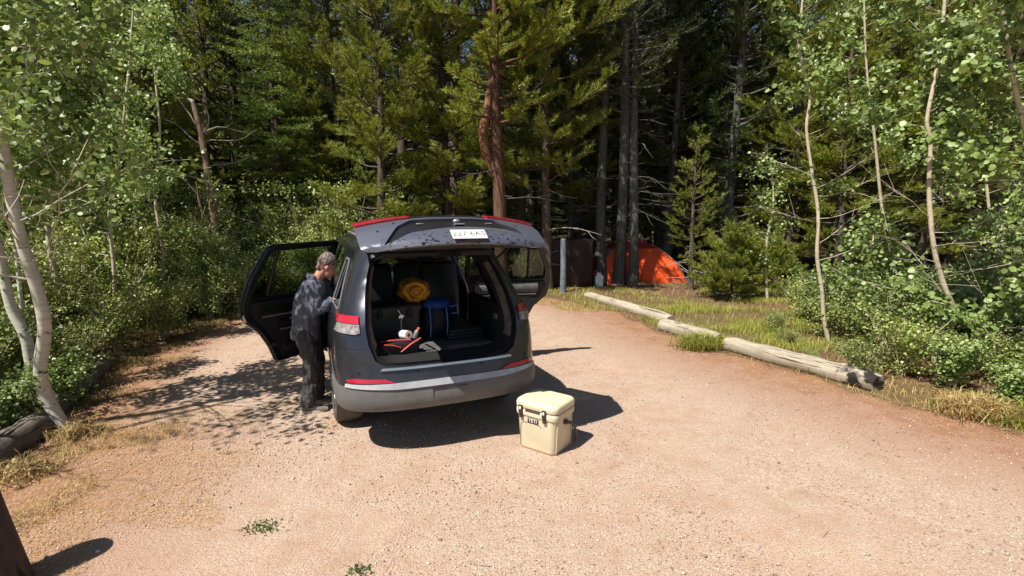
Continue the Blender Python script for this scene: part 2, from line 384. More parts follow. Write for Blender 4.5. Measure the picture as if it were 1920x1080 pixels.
# gravel lot, its edge wavering
edge = []
for (x, y) in dens(LOT, .35):
    k = .16 * noise.noise(Vector((x * 1.3, y * 1.3, 8))); edge.append((x + k, y + k * .8))
lotV, lotF = panel(edge, [], lambda u, v, o: Vector((u, v, .0 + o + .006 * noise.noise(Vector((u * 1.2, v * 1.2, 0))))), .25, .05)
g = NT('gravel'); c0 = g.coord()
vo = g.n('ShaderNodeTexVoronoi', i_Scale=46.0); g.set(vo.inputs['Vector'], c0)
vo2 = g.n('ShaderNodeTexVoronoi', i_Scale=95.0); g.set(vo2.inputs['Vector'], c0)
big = g.noise(c0, .55, 5, .6); med = g.noise(c0, 3.2, 5, .65); fine = g.noise(c0, 120, 3, .7)
dirt = g.ramp(med, [(.3, (.40, .245, .16)), (.7, (.55, .375, .265))])
peb = g.mix(.75, dirt, g.mix(.8, g.ramp(vo.outputs['Color'], [(.1, (.13, .09, .07)), (.5, (.47, .35, .26)), (.9, (.86, .74, .60))]), g.ramp(fine, [(.3, (.30, .20, .14)), (.7, (.60, .47, .36))])))
mask = g.ramp(g.mix(.5, big, med), [(.42, .15), (.56, .9)])
col = g.mix(mask, dirt, peb)
col = g.mix(g.math('MULTIPLY', g.ramp(g.noise(c0, 75, 3, .8), [(.40, .75), (.50, 0.)]), .9), col, (.20, .13, .09))
at_ = g.n('ShaderNodeAttribute', attribute_name='edge')
e_ = g.math('MULTIPLY', at_.outputs['Fac'], g.ramp(med, [(.3, .5), (.6, 1.3)]))
col = g.mix(e_, col, g.ramp(fine, [(.3, (.17, .07, .035)), (.7, (.43, .215, .115))]))
hsg = g.n('ShaderNodeHueSaturation', i_Saturation=.90, i_Value=1.0); g.set(hsg.inputs['Color'], col)
def track(cx, cy, ang, w, L, sc):
    mp = g.n('ShaderNodeMapping', vector_type='TEXTURE'); g.set(mp.inputs['Vector'], c0); mp.inputs['Location'].default_value = (cx, cy, 0); mp.inputs['Rotation'].default_value = (0, 0, ang)
    sp = g.n('ShaderNodeSeparateXYZ'); g.set(sp.inputs[0], mp.outputs[0]); wv = g.math('ADD', g.math('MULTIPLY', g.math('SINE', g.math('MULTIPLY', sp.outputs[0], sc)), .5), .5)
    mx_ = g.ramp(g.math('ABSOLUTE', sp.outputs[0]), [(w * .4, .8), (w, 0.)]); my_ = g.ramp(g.math('MULTIPLY', g.math('ABSOLUTE', sp.outputs[1]), .2), [(L * .12, 1.), (L * .2, 0.)])
    return g.math('MULTIPLY', g.math('MULTIPLY', wv, mx_), g.math('MULTIPLY', my_, g.ramp(med, [(.42, 0.), (.55, 1.)])))
trk = g.math('ADD', track(-1.22, 3.15, -.10, .10, 1.2, 230), g.math('ADD', track(-.75, 3.0, -.12, .10, .7, 230), track(2.6, 5.2, -.5, .11, .9, 210)))
g.base(g.mix(g.math('MULTIPLY', trk, .2), hsg.outputs[0], (.22, .15, .11))); g.rough(.95); g.b.inputs['Specular IOR Level'].default_value = .15
g.bump(g.math('ADD', g.math('MULTIPLY', trk, -.5), g.math('ADD', g.math('MULTIPLY', g.math('SUBTRACT', 1., vo.outputs['Distance']), mask), g.math('ADD', g.math('MULTIPLY', vo2.outputs['Distance'], -.5), fine))), .6, .014)
lot = pymesh('gravel_parking_area', lotV, lotF, g.m, True)
atr = lot.attributes.new('edge', 'FLOAT', 'POINT')
atr.data.foreach_set('value', [max(0, min(1, 1.15 - dist_lot(v[0], v[1]) / (1.7 if v[0] > 0 else (2.2 if v[1] < 5 else .9)))) for v in lotV])
link('gravel_ground', lot, kind='structure')

# loose stones on the gravel
def scatter_xy(n, fn, x0, x1, y0, y1, near=2.0):
    out = []
    while len(out) < n:
        y = y0 + (y1 - y0) * random.random() ** near; x = random.uniform(x0, x1)
        if abs(x) < y * 1.1 + 1 and fn(x, y): out.append((x, y))
    return np.array(out)
OCT = np.array([(1, 0, 0), (0, 1, 0), (-1, 0, 0), (0, -1, 0), (0, 0, 1.), (0, 0, -1)])
OCF = np.array([(0, 1, 4), (1, 2, 4), (2, 3, 4), (3, 0, 4), (1, 0, 5), (2, 1, 5), (3, 2, 5), (0, 3, 5)])
P = scatter_xy(42000, lambda x, y: in_poly(x, y, LOT) and noise.noise(Vector((x * .8, y * .8, 5))) > -.25, -5.5, 7, 2.0, 11, 1.7)
n = len(P); sz = .0035 + .0065 * rng.random(n) ** 3; sz[:60] *= 1.7
J = OCT[None] * (sz[:, None, None]) * rng.uniform(.6, 1.4, (n, 6, 1)) * np.array([1, 1, .6])
V = J + np.concatenate([P, np.full((n, 1), .004)], 1)[:, None, :]
F = (OCF[None] + (np.arange(n) * 6)[:, None, None]).reshape(-1, 3)
nb_ = 500; P2 = scatter_xy(nb_, lambda x, y: in_poly(x, y, LOT), -5, 6, 2.2, 11, 1.5); s2_ = rng.uniform(.008, .017, nb_)
V2_ = OCT[None] * s2_[:, None, None] * rng.uniform(.6, 1.4, (nb_, 6, 1)) * np.array([1, 1, .6]) + np.concatenate([P2, np.full((nb_, 1), .006)], 1)[:, None, :]
F = np.concatenate([F, (OCF[None] + (np.arange(nb_) * 6)[:, None, None]).reshape(-1, 3) + n * 6]); V = np.concatenate([V, V2_])
st = NT('stone'); st.base(st.ramp(st.n('ShaderNodeNewGeometry').outputs['Random Per Island'], [(0, (.20, .13, .10)), (.5, (.45, .33, .25)), (1, (.68, .58, .48))])); st.rough(.9); M['stone'] = st.m
link('loose_gravel', npmesh('loose_gravel', V.reshape(-1, 3), F, M['stone']), kind='stuff')

# blades: grass and straw
def blades(P, h, w, lean, mat, name, zf=None, flat=False, seg=2):
    n = len(P); a = rng.uniform(0, 2 * np.pi, n); H = h * rng.uniform(.5, 1.25, n); Wd = w * rng.uniform(.6, 1.3, n)
    d = np.stack([np.cos(a), np.sin(a), np.zeros(n)], 1); s = np.stack([-np.sin(a), np.cos(a), np.zeros(n)], 1) * Wd[:, None]
    z = np.array([zf(x, y) for x, y in P]) if zf else np.full(n, .002)
    b = np.concatenate([P, z[:, None]], 1); L = lean * rng.uniform(.3, 1.5, n)
    up = np.array([0, 0, 1.])
    if flat:
        e = b + d * H[:, None] + up * (rng.uniform(0, .02, n))[:, None]; b = b + up * (rng.uniform(.001, .012, n))[:, None]
        V = np.stack([b - s, b + s, e], 1); F = (np.arange(n) * 3)[:, None] + np.array([0, 1, 2])
        return npmesh(name, V.reshape(-1, 3), F, mat)
    m_ = b + up * (H * .6)[:, None] + d * (H * L * .35)[:, None]; t = b + up * (H * (1 - .35 * L.clip(0, 1.5)))[:, None] + d * (H * L)[:, None]
    V = np.stack([b - s, b + s, m_ + s * .8, m_ - s * .8, t], 1); o = (np.arange(n) * 5)[:, None]
    return npmesh(name, V.reshape(-1, 3), [o + np.array([0, 1, 2, 3]), o + np.array([3, 2, 4])], mat)
gzf = lambda x, y: gz_at(x, y) - .015
def meadow(x, y):
    if y > 10.6 and x < 2.9 + (y - 10.6) * .75 + .5 * noise.noise(Vector((x, y, 3))): return False
    if noise.noise(Vector((x * .55, y * .55, 12))) < -.28: return False
    return dist_lot(x, y) < -.05 and x > 1.5 and noise.noise(Vector((x * .9, y * .9, 2))) > -.28 + (.25 if y < 9 else 0)
P = scatter_xy(60000, meadow, 1.5, 13, 3.2, 19, 1.1)
link('meadow_grass', blades(P, .17, .0032, .9, M['grass'], 'meadow_grass', gzf), kind='stuff')
P = scatter_xy(22000, lambda x, y: dist_lot(x, y) < .1 and x > 1.5, 1.5, 14, 3, 19, 1.2)
link('dry_meadow_grass', blades(P, .11, .003, 1.1, M['drygrass'], 'dry_meadow_grass', gzf), kind='stuff')
P = scatter_xy(15000, lambda x, y: -1.3 < dist_lot(x, y) < (.75 if y < 5 else .2) + 1.0 * noise.noise(Vector((x, y, 1))) and x < 0 and noise.noise(Vector((x * 2.3, y * 2.3, 6))) > -.1, -9, -2, 2.2, 12, 1.2)
link('dry_verge_grass', blades(P, .075, .0024, 1.5, M['drygrass'], 'dry_verge_grass', lambda x, y: max(gzf(x, y), .0)), kind='stuff')
def strawy(x, y):
    d = dist_lot(x, y); q = noise.noise(Vector((x * 1.4, y * 1.4, 9)))
    return (x < -1.2 and y < 5.6 and d > -.8 and d < 1.9 + 1.3 * q) or (-1.0 < d < .55 + .5 * q) or (random.random() < .03)
P = scatter_xy(85000, strawy, -6, 8, 1.9, 13, 1.8)
link('straw_and_needle_litter', blades(P, .05, .0014, 0, M['straw'], 'straw_and_needle_litter', lambda x, y: .004 if dist_lot(x, y) > 0 else gzf(x, y), True), kind='stuff')
P = scatter_xy(4500, lambda x, y: 11.0 < y < 14.5 and -2 < x < 4 and dist_lot(x, y) < .9 and noise.noise(Vector((x * 1.2, y * 1.2, 2))) > -.1, -2, 4, 11, 14.5, 1)
link('shaded_grass', blades(P, .09, .004, .9, M['grass'], 'shaded_grass', lambda x, y: max(gzf(x, y), 0)), kind='stuff')
def tuft(name, x, y, n, r, h, label, mat=None):
    mat = mat or ('darkpine' if name == 'weed_sprig' else 'grass')
    Q = np.stack([rng.normal(0, r, n), rng.normal(0, r * .7, n)], 1)
    o = link(name, blades(Q, h, .006, 1.1, M[mat], name, lambda a, b: 0), None, label=label, category='grass tuft', kind='thing')
    if name == 'weed_sprig': o['kind'] = 'stuff'; del o['category']
    o.location = (x, y, 0); return o
tuft('grass_tuft', 3.02, 7.95, 700, .14, .30, 'green grass tuft growing in the gap between the weathered logs')
tuft('grass_tuft', 5.05, 5.25, 700, .16, .26, 'long yellowish grass tuft just past the charred log end', 'drygrass')
tuft('grass_tuft', 5.6, 5.0, 900, .2, .26, 'wide yellowish grass clump under the small aspens')
tuft('grass_tuft', -4.12, 3.95, 260, .12, .16, 'dry straw-coloured tuft leaning against the dark log at the left', 'drygrass')
tuft('grass_tuft', -4.3, 4.75, 200, .12, .14, 'dry tuft at the foot of the leaning white aspen', 'drygrass')
tuft('weed_sprig', -1.74, 3.25, 120, .06, .022, 'small low green weed sprig alone on the bare dirt near the camera')
tuft('weed_sprig', -.93, 2.82, 70, .035, .022, 'tiny green weed sprig at the very bottom edge of the dirt')

tw = MB()
for k in range(160):
    x = random.uniform(-4.5, 4.5); y = random.uniform(2.3, 9)
    if not in_poly(x, y, LOT) or (random.random() > .25 and dist_lot(x, y) > 1.2): continue
    a = random.uniform(0, 6.28); L = random.uniform(.04, .16); d = Vector((math.cos(a), math.sin(a), 0)); c = Vector((x, y, .006))
    tw.tube([c, c + d * L * .5 + Vector((0, random.uniform(-.01, .01), .004)), c + d * L], [.0025, .002, .001], 4)
tw.build('fallen_twigs', M['deadwood'], None, kind='stuff')

# ------------------------------------------------------------------ the car
YAW = .40; CARX, CARY = -.551, 4.455
CARM = Matrix.Translation((CARX, CARY, 0)) @ Matrix.Rotation(YAW, 4, 'Z'); CARI = CARM.inverted()
car = empty('parked_suv', (CARX, CARY, 0), YAW, label='dusty dark blue-grey SUV with raised tailgate and both rear doors open', category='car')
def incar(u, v, yc):
    """point of the car's plane y = yc (car frame) that the photograph shows at u, v"""
    o = CARI @ Vector((0, 0, CAMH)); p = CARI @ at(u, v, 5.0); d = p - o
    return o + d * ((yc - o.y) / d.y)
ZW = [.36, .45, .60, .85, 1.05, 1.18, 1.30, 1.50, 1.70, 1.84]
XW = [.93, .955, .975, .985, .975, .945, .895, .825, .745, .68]
ZY = [.36, .50, .68, .83, .95, 1.15, 1.35, 1.60, 1.84]
YY = [.06, .00, .01, .045, .06, .10, .19, .36, .53]
def wz(z): return float(np.interp(z, ZW, XW))
def yrz(z): return float(np.interp(z, ZY, YY))
BB, NN = .50, 3.1
_t = np.linspace(0, math.pi / 2, 400); _px = .98 * np.sin(_t) ** (2 / NN); _py = BB - BB * np.cos(_t) ** (2 / NN)
_sl = np.concatenate([[0], np.cumsum(np.hypot(np.diff(_px), np.diff(_py)))]); LC = float(_sl[-1])
def pm0(s, z):
    sg = -1 if s < 0 else 1; s = abs(s)
    if s >= LC: return Vector((sg * wz(z), yrz(z) + BB + s - LC, z))
    t = float(np.interp(s, _sl, _t)); bow = .035
    return Vector((sg * wz(z) * math.sin(t) ** (2 / NN), yrz(z) + BB - BB * math.cos(t) ** (2 / NN) + bow * 0, z))
def PM(s, z, off):
    p = pm0(s, z)
    e = .02
    ds = pm0(s + e, z) - pm0(s - e, z); dz = pm0(s, z + e) - pm0(s, z - e); n = ds.cross(dz)
    if n.length < 1e-9: n = Vector((0, -1, 0))
    return p + n.normalized() * off
def sy(y, z): return y - yrz(z) - BB + LC
def sx(x, z): return float(np.interp(min(1, x / wz(z)) ** (NN / 2), np.sin(_t), _sl))
def Y(l): return [(sy(y, z), z) for y, z in l]
def X_(l): return [(sx(x, z), z) for x, z in l]
def mir(P): return [(-a, b) for a, b in P][::-1]
def arc(cy, cz, r, a0, a1, n=14): return [(cy + r * math.cos(R(a0 + (a1 - a0) * i / n)), cz + r * math.sin(R(a0 + (a1 - a0) * i / n))) for i in range(n + 1)]

OPEN = X_([(0, 1.79), (.50, 1.785), (.60, 1.75), (.655, 1.60), (.70, 1.40), (.72, 1.20), (.705, 1.02), (.66, .89), (.58, .835), (.45, .825), (0, .82)])
half = [(0, .665)] + Y([(.72, .665)] + arc(1.12, .41, .47, 148, 0)) + Y([(1.59, .38), (3.75, .38)] + arc(4.22, .41, .47, 180, 0) + [(4.69, .42), (5.0, .45), (5.02, .98), (4.5, 1.06), (3.95, 1.12), (3.72, 1.20), (3.3, 1.52), (2.95, 1.80), (2.8, 1.84), (1.03, 1.84)]) + [(sx(.5, 1.84), 1.84), (0, 1.84)] + OPEN
quarter = rnd_poly(Y([(.70, 1.27), (1.37, 1.25), (1.40, 1.69), (1.10, 1.70)]), .05)
REAR_DOOR = [(2.60, .44), (1.86, .44), (1.80, .68), (1.70, .82), (1.50, .97), (1.47, 1.20), (1.53, 1.45), (1.66, 1.75), (2.60, 1.77)]
FRONT_DOOR = [(3.62, .44), (2.68, .44), (2.68, 1.76), (2.98, 1.74), (3.66, 1.20), (3.66, .7)]
holes = [quarter, rnd_poly(Y(REAR_DOOR), .04), rnd_poly(Y(FRONT_DOOR), .04)]
V1, F1 = panel(half, holes, PM, .07, .025)
V2, F2 = panel(mir(half), [mir(h) for h in holes], PM, .07, .025)
mb = MB().add(V1, F1).add(V2, F2); mb.build('body', M['paint'], car, 32)
# window glass, bright window surrounds, front doors
def grow(P, k, d=.014):
    cx = sum(p[0] for p in P) / len(P); cz = sum(p[1] for p in P) / len(P); out = []
    for a, b in P:
        r = math.hypot(a - cx, b - cz); out.append((cx + (a - cx) * (r + d * k) / r, cz + (b - cz) * (r + d * k) / r))
    return out
for sd in (1, -1):
    fl = (lambda P: P) if sd > 0 else mir
    pymap = PM
    o = MB().add(*panel(fl(quarter), [], lambda u, v, q: PM(u, v, q - .012), .1, .004)).build('quarter_window', M['glass'], car)
    MB().add(*panel(fl(grow(quarter, 1)), [fl(grow(quarter, -.2))], lambda u, v, q: PM(u, v, q + .006), .08, .012)).build('window_surround', M['silver'], o)
    fd = grow(rnd_poly(Y(FRONT_DOOR), .04), -1, .006); fwn = rnd_poly(Y([(2.76, 1.22), (3.55, 1.22), (2.98, 1.68), (2.76, 1.70)]), .04)
    d = MB().add(*panel(fl(fd), [fl(fwn)], PM, .09, .04)).build('front_door', M['paint'], car, 32)
    MB().add(*panel(fl(fwn), [], lambda u, v, q: PM(u, v, q - .012), .1, .004)).build('window', M['glass'], d)
    MB().tube([PM(sd * sy(2.85, .98), .98, .0), PM(sd * sy(2.85, .98), .98, .035), PM(sd * sy(3.02, .98), .98, .035), PM(sd * sy(3.02, .98), .98, 0)], .012, 6).build('handle', M['black'], d)
    m_ = MB().box((sd * 1.10, 3.5, 1.22), (.2, .1, .15), None, .03).tube([(sd * .93, 3.5, 1.18), (sd * 1.05, 3.5, 1.19)], .02).build('wing_mirror', M['black'], car)
# lower bumper, step trim, reflectors, sensors
bl = [(0, .445)] + [(sx(.90, .45), .45)] + Y([(.60, .50), (.70, .64)]) + [(sx(.93, .655), .655), (0, .655)]
V1, F1 = panel(bl, [], lambda a, z, q: PM(a, z, q + .03 * math.sin(max(0, min(1, (z - .40) / .27)) * math.pi) ** .5), .06, .06)
V2, F2 = panel(mir(bl), [], lambda a, z, q: PM(a, z, q + .03 * math.sin(max(0, min(1, (z - .40) / .27)) * math.pi) ** .5), .06, .06)
MB().add(V1, F1).add(V2, F2).build('lower_bumper', M['bumper'], car, 40)
tr = [(-sx(.90, .68), .664), (-sx(.5, .66), .640), (0, .640), (sx(.5, .66), .640), (sx(.90, .68), .664), (sx(.90, .70), .688), (sx(.5, .69), .690), (0, .693), (-sx(.5, .69), .690), (-sx(.90, .70), .688)]
MB().add(*panel(tr, [], lambda a, z, q: PM(a, z, q + .034 - (z - .64) * .35), .06, .03)).build('bumper_step_trim', M['lighttrim'], car, 40)
for sd in (-1, 1):
    rf = rnd_poly([(sd * sx(x, z), z) for x, z in [(.50, .695), (.87, .70), (.90, .722), (.84, .738), (.58, .730)]], .012, 3)
    MB().add(*panel(rf, [], lambda a, z, q: PM(a, z, q + .014), .05, .02)).build('reflector', M['red'], car, 40)
    up = [(sd * sx(.765, 1.25), 1.262), (sd * sx(.92, 1.25), 1.258), (sd * sy(.50, 1.22), 1.222), (sd * sy(.46, 1.19), 1.20), (sd * sx(.92, 1.2), 1.200), (sd * sx(.765, 1.2), 1.198)]
    t_ = MB().add(*panel(up, [], lambda a, z, q: PM(a, z, q + .018), .05, .03)).build('tail_light', M['red'], car, 40)
    lo = [(sd * sx(.765, 1.19), 1.194), (sd * sx(.92, 1.19), 1.196), (sd * sy(.44, 1.19), 1.193), (sd * sx(.955, 1.12), 1.125), (sd * sx(.80, 1.12), 1.115), (sd * sx(.765, 1.12), 1.13)]
    MB().add(*panel(lo, [], lambda a, z, q: PM(a, z, q + .014), .05, .03)).build('reversing_lens', M['clearlens'], t_, 40)
for x, z in ((-.80, .785), (-.30, .775), (.30, .775), (.80, .785)):
    q = PM(math.copysign(sx(abs(x), z), x), z, .001); n_ = (PM(math.copysign(sx(abs(x), z), x), z, .01) - q).normalized()
    MB().tube([q, q + n_ * .004], .013, 10).build('parking_sensor', M['black'], car)
for sd in (-1, 1):
    MB().add(*panel([(sd * sx(.74, .99), .992), (sd * sx(.93, 1.0), 1.0), (sd * sy(.55, .99), .99), (sd * sy(.70, .93), .93), (sd * sy(.69, .925), .925), (sd * sy(.55, .984), .984), (sd * sx(.93, .994), .994), (sd * sx(.74, .986), .986)], [], lambda a, z, q: PM(a, z, q + .001), .05, .003)).build('panel_gap', M['black'], car)
# scuff seam and tow cover line on the lower bumper
MB().add(*panel([(-.18, .47), (-.177, .47), (-.177, .606), (.16, .606), (.16, .609), (-.18, .609)], [], lambda a, z, q: PM(a, z, q + .033), .06, .006)).build('tow_cover_seam', M['black'], car)
# sill guard on top of the bumper (satin strip) and step
MB().add(*panel([(-sx(.62, .8), .80), (sx(.62, .8), .80), (sx(.60, .82), .822), (-sx(.60, .82), .822)], [], lambda a, z, q: PM(a, z, q + .02), .06, .03)).build('sill_guard', M['chrome'], car, 40)
# jamb round the cargo opening
ring = dens(mir(OPEN)[:-1] + [(0, .82)] if False else OPEN, .05, False); full = [PM(a, z, -.005) for a, z in ring]
fullL = [Vector((-p.x, p.y, p.z)) for p in full][::-1]; loop = full + fullL[1:-1] if False else full + fullL
def shrink(p, k, dy): return Vector((p.x * (1 - k), p.y + dy, 1.3 + (p.z - 1.3) * (1 - k)))
def strip(L, a, b): 
    A = [shrink(p, *a) for p in L]; B = [shrink(p, *b) for p in L]; n = len(L)
    return A + B, [(i, i + 1, i + 1 + n, i + n) for i in range(n - 1)]
mb = MB().add(*strip(loop, (0, 0), (.0, .05))); mb.build('opening_flange', M['paint'], car, 60)
mb = MB().add(*strip(loop, (0, .05), (.045, .045))); mb.build('opening_seal', M['black'], car, 60)
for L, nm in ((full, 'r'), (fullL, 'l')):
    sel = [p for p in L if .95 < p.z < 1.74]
    MB().add(*strip(sel, (.045, .045), (.10, .14))).build('pillar_trim', M['litdustyjamb'], car, 60)
mb = MB().add(*strip(loop, (.048, .046), (.11, .24))); mb.build('inner_jamb', M['satin'], car, 60)
# cabin lining
for sd in (-1, 1):
    mb = MB().box((sd * .70, .95, 1.00), (.10, 1.15, .44), None, .03); mb.build('cargo_side_lining', M['satin'], car)
    MB().box((sd * .645, .55, 1.10), (.012, .09, .06), None, .01).build('bag_hook', M['clearlens'], car)
    MB().box((sd * .845, 2.64, 1.1), (.06, .12, 1.36), None, .02).build('door_pillar', M['black'], car)
MB().box((0, 1.9, .78), (1.42, 3.3, .06), None, .01).build('cabin_floor', M['carpet'], car)
MB().box((0, .62, .822), (1.22, .78, .03), None, .012).build('cargo_mat', M['rubbermat'], car)
mb = MB()
for k in range(13): mb.box((-.42 + k * .07, .33, .842), (.045, .022, .012), None, .003)
mb.build('sill_lettering_ribs', M['black'], car)
MB().box((0, 1.9, 1.815), (1.20, 2.2, .02)).build('headliner', M['satin'], car)
def seat(x, y, w):
    b = MB().box((x, y, 1.20), (w, .16, .72), Matrix.Rotation(R(-10), 3, 'X'), .06, 3).build('seat_back', M['leather'], car, 50)
    MB().box((x, y + .28, .92), (w, .52, .16), None, .06, 3).build('seat_cushion', M['leather'], b, 50)
    MB().box((x, y - .08, 1.66), (.26, .10, .17), None, .04, 3).tube([(x - .06, y - .06, 1.5), (x - .06, y - .08, 1.62)], .008).build('headrest', M['leather'], b, 50)
for x in (-.42, .42): seat(x, 2.02, .50); seat(x, 3.0, .5)
seat(0, 2.02, .28)
MB().box((0, 3.72, 1.12), (1.5, .35, .24), None, .08, 3).build('dashboard', M['satin'], car, 50)
w_ = MB(); w_.tube([Vector((-.42 + .18 * math.cos(a), 3.48 + .07 * math.sin(a), 1.2 + .17 * math.sin(a))) for a in np.linspace(0, 2 * math.pi, 25)], .014, 6, False); w_.build('steering_wheel', M['black'], car)
MB().box((0, 3.25, 1.68), (.24, .03, .07), None, .02).build('inner_mirror', M['black'], car)
# roof
ys = np.concatenate([yrz(1.84) + BB * (1 - np.cos(np.linspace(0.12, math.pi / 2, 9))), np.linspace(1.2, 2.86, 10)]); na = 15; V = []
for y in ys:
    q = max(0, 1 - (y - yrz(1.84)) / BB); hw = wz(1.84) * (1 - q ** NN) ** (1 / NN)
    for i in range(na): a = -1 + 2 * i / (na - 1); V.append((a * hw, y, 1.84 + .055 * (1 - a * a) * min(1, (y - .5) / .5) + .02 * math.sin(min(1, (y - .5) / 2) * 3.1) * (1 - a ** 4)))
F = [(j * na + i, j * na + i + 1, (j + 1) * na + i + 1, (j + 1) * na + i) for j in range(len(ys) - 1) for i in range(na - 1)]
rf_ = MB().add(V, F).build('roof', M['paint'], car, 60)
for sd in (-1, 1): MB().tube([(sd * .60, .85, 1.87), (sd * .60, .95, 1.915), (sd * .61, 2.5, 1.935), (sd * .61, 2.62, 1.89)], .016, 8).build('roof_rail', M['silver'], rf_)
MB().box((0, .78, 1.90), (.05, .13, .05), Matrix.Rotation(R(18), 3, 'X'), .015).build('aerial_fin', M['black'], rf_)
def sheet(name, fn, n, m_, mat, parent=car):
    V = [fn(-1 + 2 * i / n, j / m_) for j in range(m_ + 1) for i in range(n + 1)]
    F = [(j * (n + 1) + i, j * (n + 1) + i + 1, (j + 1) * (n + 1) + i + 1, (j + 1) * (n + 1) + i) for j in range(m_) for i in range(n)]
    return MB().add(V, F).build(name, mat, parent, 60)
sheet('windshield', lambda a, b: (a * (.66 + .15 * b), 2.86 + .86 * b + .12 * (1 - a * a), 1.87 - .70 * b + .035 * (1 - a * a)), 12, 6, M['windshield'])
sheet('bonnet', lambda a, b: (a * (.90 - .06 * b * b), 3.74 + 1.28 * b + .12 * (1 - a * a), 1.17 - .13 * b + .05 * (1 - a * a)), 12, 8, M['paint'])
sheet('front_fascia', lambda a, b: (a * (.90 + .05 * math.sin(b * 3)), 5.02 + .16 * (1 - a * a) + .05 * math.sin(b * 3.1), 1.05 - .62 * b), 12, 8, M['paint'])
# wheels
for sd in (-1, 1):
    for y in (1.12, 4.22):
        V = []; prof = [(.13, .262), (.137, .30), (.14, .35), (.128, .385), (.10, .4), (0, .404), (-.10, .4), (-.128, .385), (-.14, .35), (-.137, .30), (-.13, .262)]; ng = 48
        for k in range(ng):
            a = 2 * math.pi * k / ng
            for j, (x, r) in enumerate(prof):
                rr = r - (.007 if (k % 2 and 3 <= j <= 7) else 0) - (.006 if j in (4, 6) else 0); V.append((sd * .835 + x, y + rr * math.cos(a), .402 + rr * math.sin(a)))
        np_ = len(prof); F = [(k * np_ + j, k * np_ + j + 1, ((k + 1) % ng) * np_ + j + 1, ((k + 1) % ng) * np_ + j) for k in range(ng) for j in range(np_ - 1)]
        w = MB().add(V, F).build('wheel', M['tyre'], car, 25)
        r_ = MB().tube([(sd * .72, y, .402), (sd * .90, y, .402), (sd * .93, y, .402)], [.262, .264, .262], 32)
        r_.tube([(sd * .925, y, .402), (sd * .975, y, .402)], .05, 12)
        for k in range(5):
            a = 2 * math.pi * k / 5; r_.box((sd * .955, y + .15 * math.cos(a), .402 + .15 * math.sin(a)), (.03, .24, .06), Matrix.Rotation(a, 3, 'X'), .01)
        r_.build('rim', M['rim'], w)
    for cy in (1.12, 4.22):
        A = arc(cy, .41, .472, 0, 180, 16)
        V = [(sd * wz(z) * .985, y, z) for y, z in A] + [(sd * .60, y, z) for y, z in A]; F = [(i, i + 1, i + 18, i + 17) for i in range(16)]
        MB().add(V, F).build('wheel_arch_liner', M['satin'], car)
MB().box((0, 2.6, .50), (1.5, 4.4, .14)).box((0, .6, .55), (1.4, .9, .12)).tube([(.35, .15, .43), (.35, 2.2, .44)], .045).tube([(-.7, 1.12, .4), (.7, 1.12, .4)], .05).build('underbody', M['satin'], car)

# tailgate (open)
GB = [0, .25, .6, 1, 1.15, 2]; GH = [.74, .79, .80, .80, .74, .62]
GYs = [-.34, -.32, -.13, .10, .17, .60]; GZs = [1.865, 1.905, 2.01, 2.075, 2.075, 1.875]; GC = [.075, .08, .085, .075, .07, .03]
def G0(a, b):
    hw = float(np.interp(b, GB, GH)); y = float(np.interp(b, GB, GYs)); z = float(np.interp(b, GB, GZs)); c = float(np.interp(b, GB, GC))
    k = 1 - abs(a) ** 2.2
    return Vector((a * hw, y - .12 * k * max(0, 1 - b * .5), z + c * k))
def GM(a, b, off):
    e = .02; n = (G0(a + e, b) - G0(a - e, b)).cross(G0(a, b + e) - G0(a, b - e)).normalized(); return G0(a, b) + n * off
SK = .45   # b is scaled so that the flat outline has even proportions
def Gs(P): return [(a * .78, b * SK) for a, b in P]
def GMs(u, v, o): return GM(u / .78, v / SK, o)
gout = rnd_poly(Gs([(-1, .08), (-.93, 0), (.93, 0), (1, .08), (1, .925), (-1, .925)]), .02)
grec = rnd_poly(Gs([(-.44, .84), (.52, .84), (.70, .60), (.80, .36), (.55, .475), (0, .50), (-.5, .42), (-.80, .20), (-.62, .58)]), .03)
gate = MB().add(*panel(gout, [grec], GMs, .035, .02)).build('tailgate', M['wet_paint'], car, 40)
MB().add(*panel(grow(grec, .8), [], lambda u, v, o: GMs(u, v, o - .022), .05, .01)).build('plate_recess', M['black'], gate, 40)
MB().add(*panel(rnd_poly(Gs([(-.97, .04), (.97, .04), (.97, 1.0), (-.97, 1.0)]), .03), [], lambda u, v, o: GMs(u, v, o - .04), .06, .05)).build('inner_lining', M['satin'], gate, 40)
MB().add(*panel(rnd_poly(Gs([(-.42, .935), (.42, .935), (.42, 1.06), (-.42, 1.06)]), .004), [], lambda u, v, o: GMs(u, v, o + .004), .06, .02)).build('light_bar_cover', M['black'], gate, 40)
for sd in (-1, 1):
    l_ = rnd_poly([(sd * a, b) for a, b in Gs([(.43, .90), (.80, .86), (.99, .84), (1.01, 1.06), (.43, 1.065)])], .006)
    MB().add(*panel(l_, [], lambda u, v, o: GMs(u, v, o + .016), .04, .03)).build('gate_light', M['red'], gate, 40)
MB().add(*panel(rnd_poly(Gs([(-.90, 1.10), (.90, 1.10), (.88, 1.88), (-.88, 1.88)]), .04), [], lambda u, v, o: GMs(u, v, o - .004), .08, .005)).build('rear_window', M['glass'], gate, 60)
MB().add(*panel(Gs([(-1, 1.06), (1, 1.06), (1, 1.98), (-1, 1.98)]), [rnd_poly(Gs([(-.90, 1.12), (.90, 1.12), (.88, 1.86), (-.88, 1.86)]), .04)], GMs, .08, .03)).build('window_frame', M['paint'], gate, 60)
MB().add(*panel(rnd_poly(Gs([(-.86, 1.72), (.86, 1.72), (.90, 2.08), (-.90, 2.08)]), .03), [], lambda u, v, o: GMs(u, v, o + .035), .08, .03)).build('spoiler', M['wet_paint'], gate, 60)
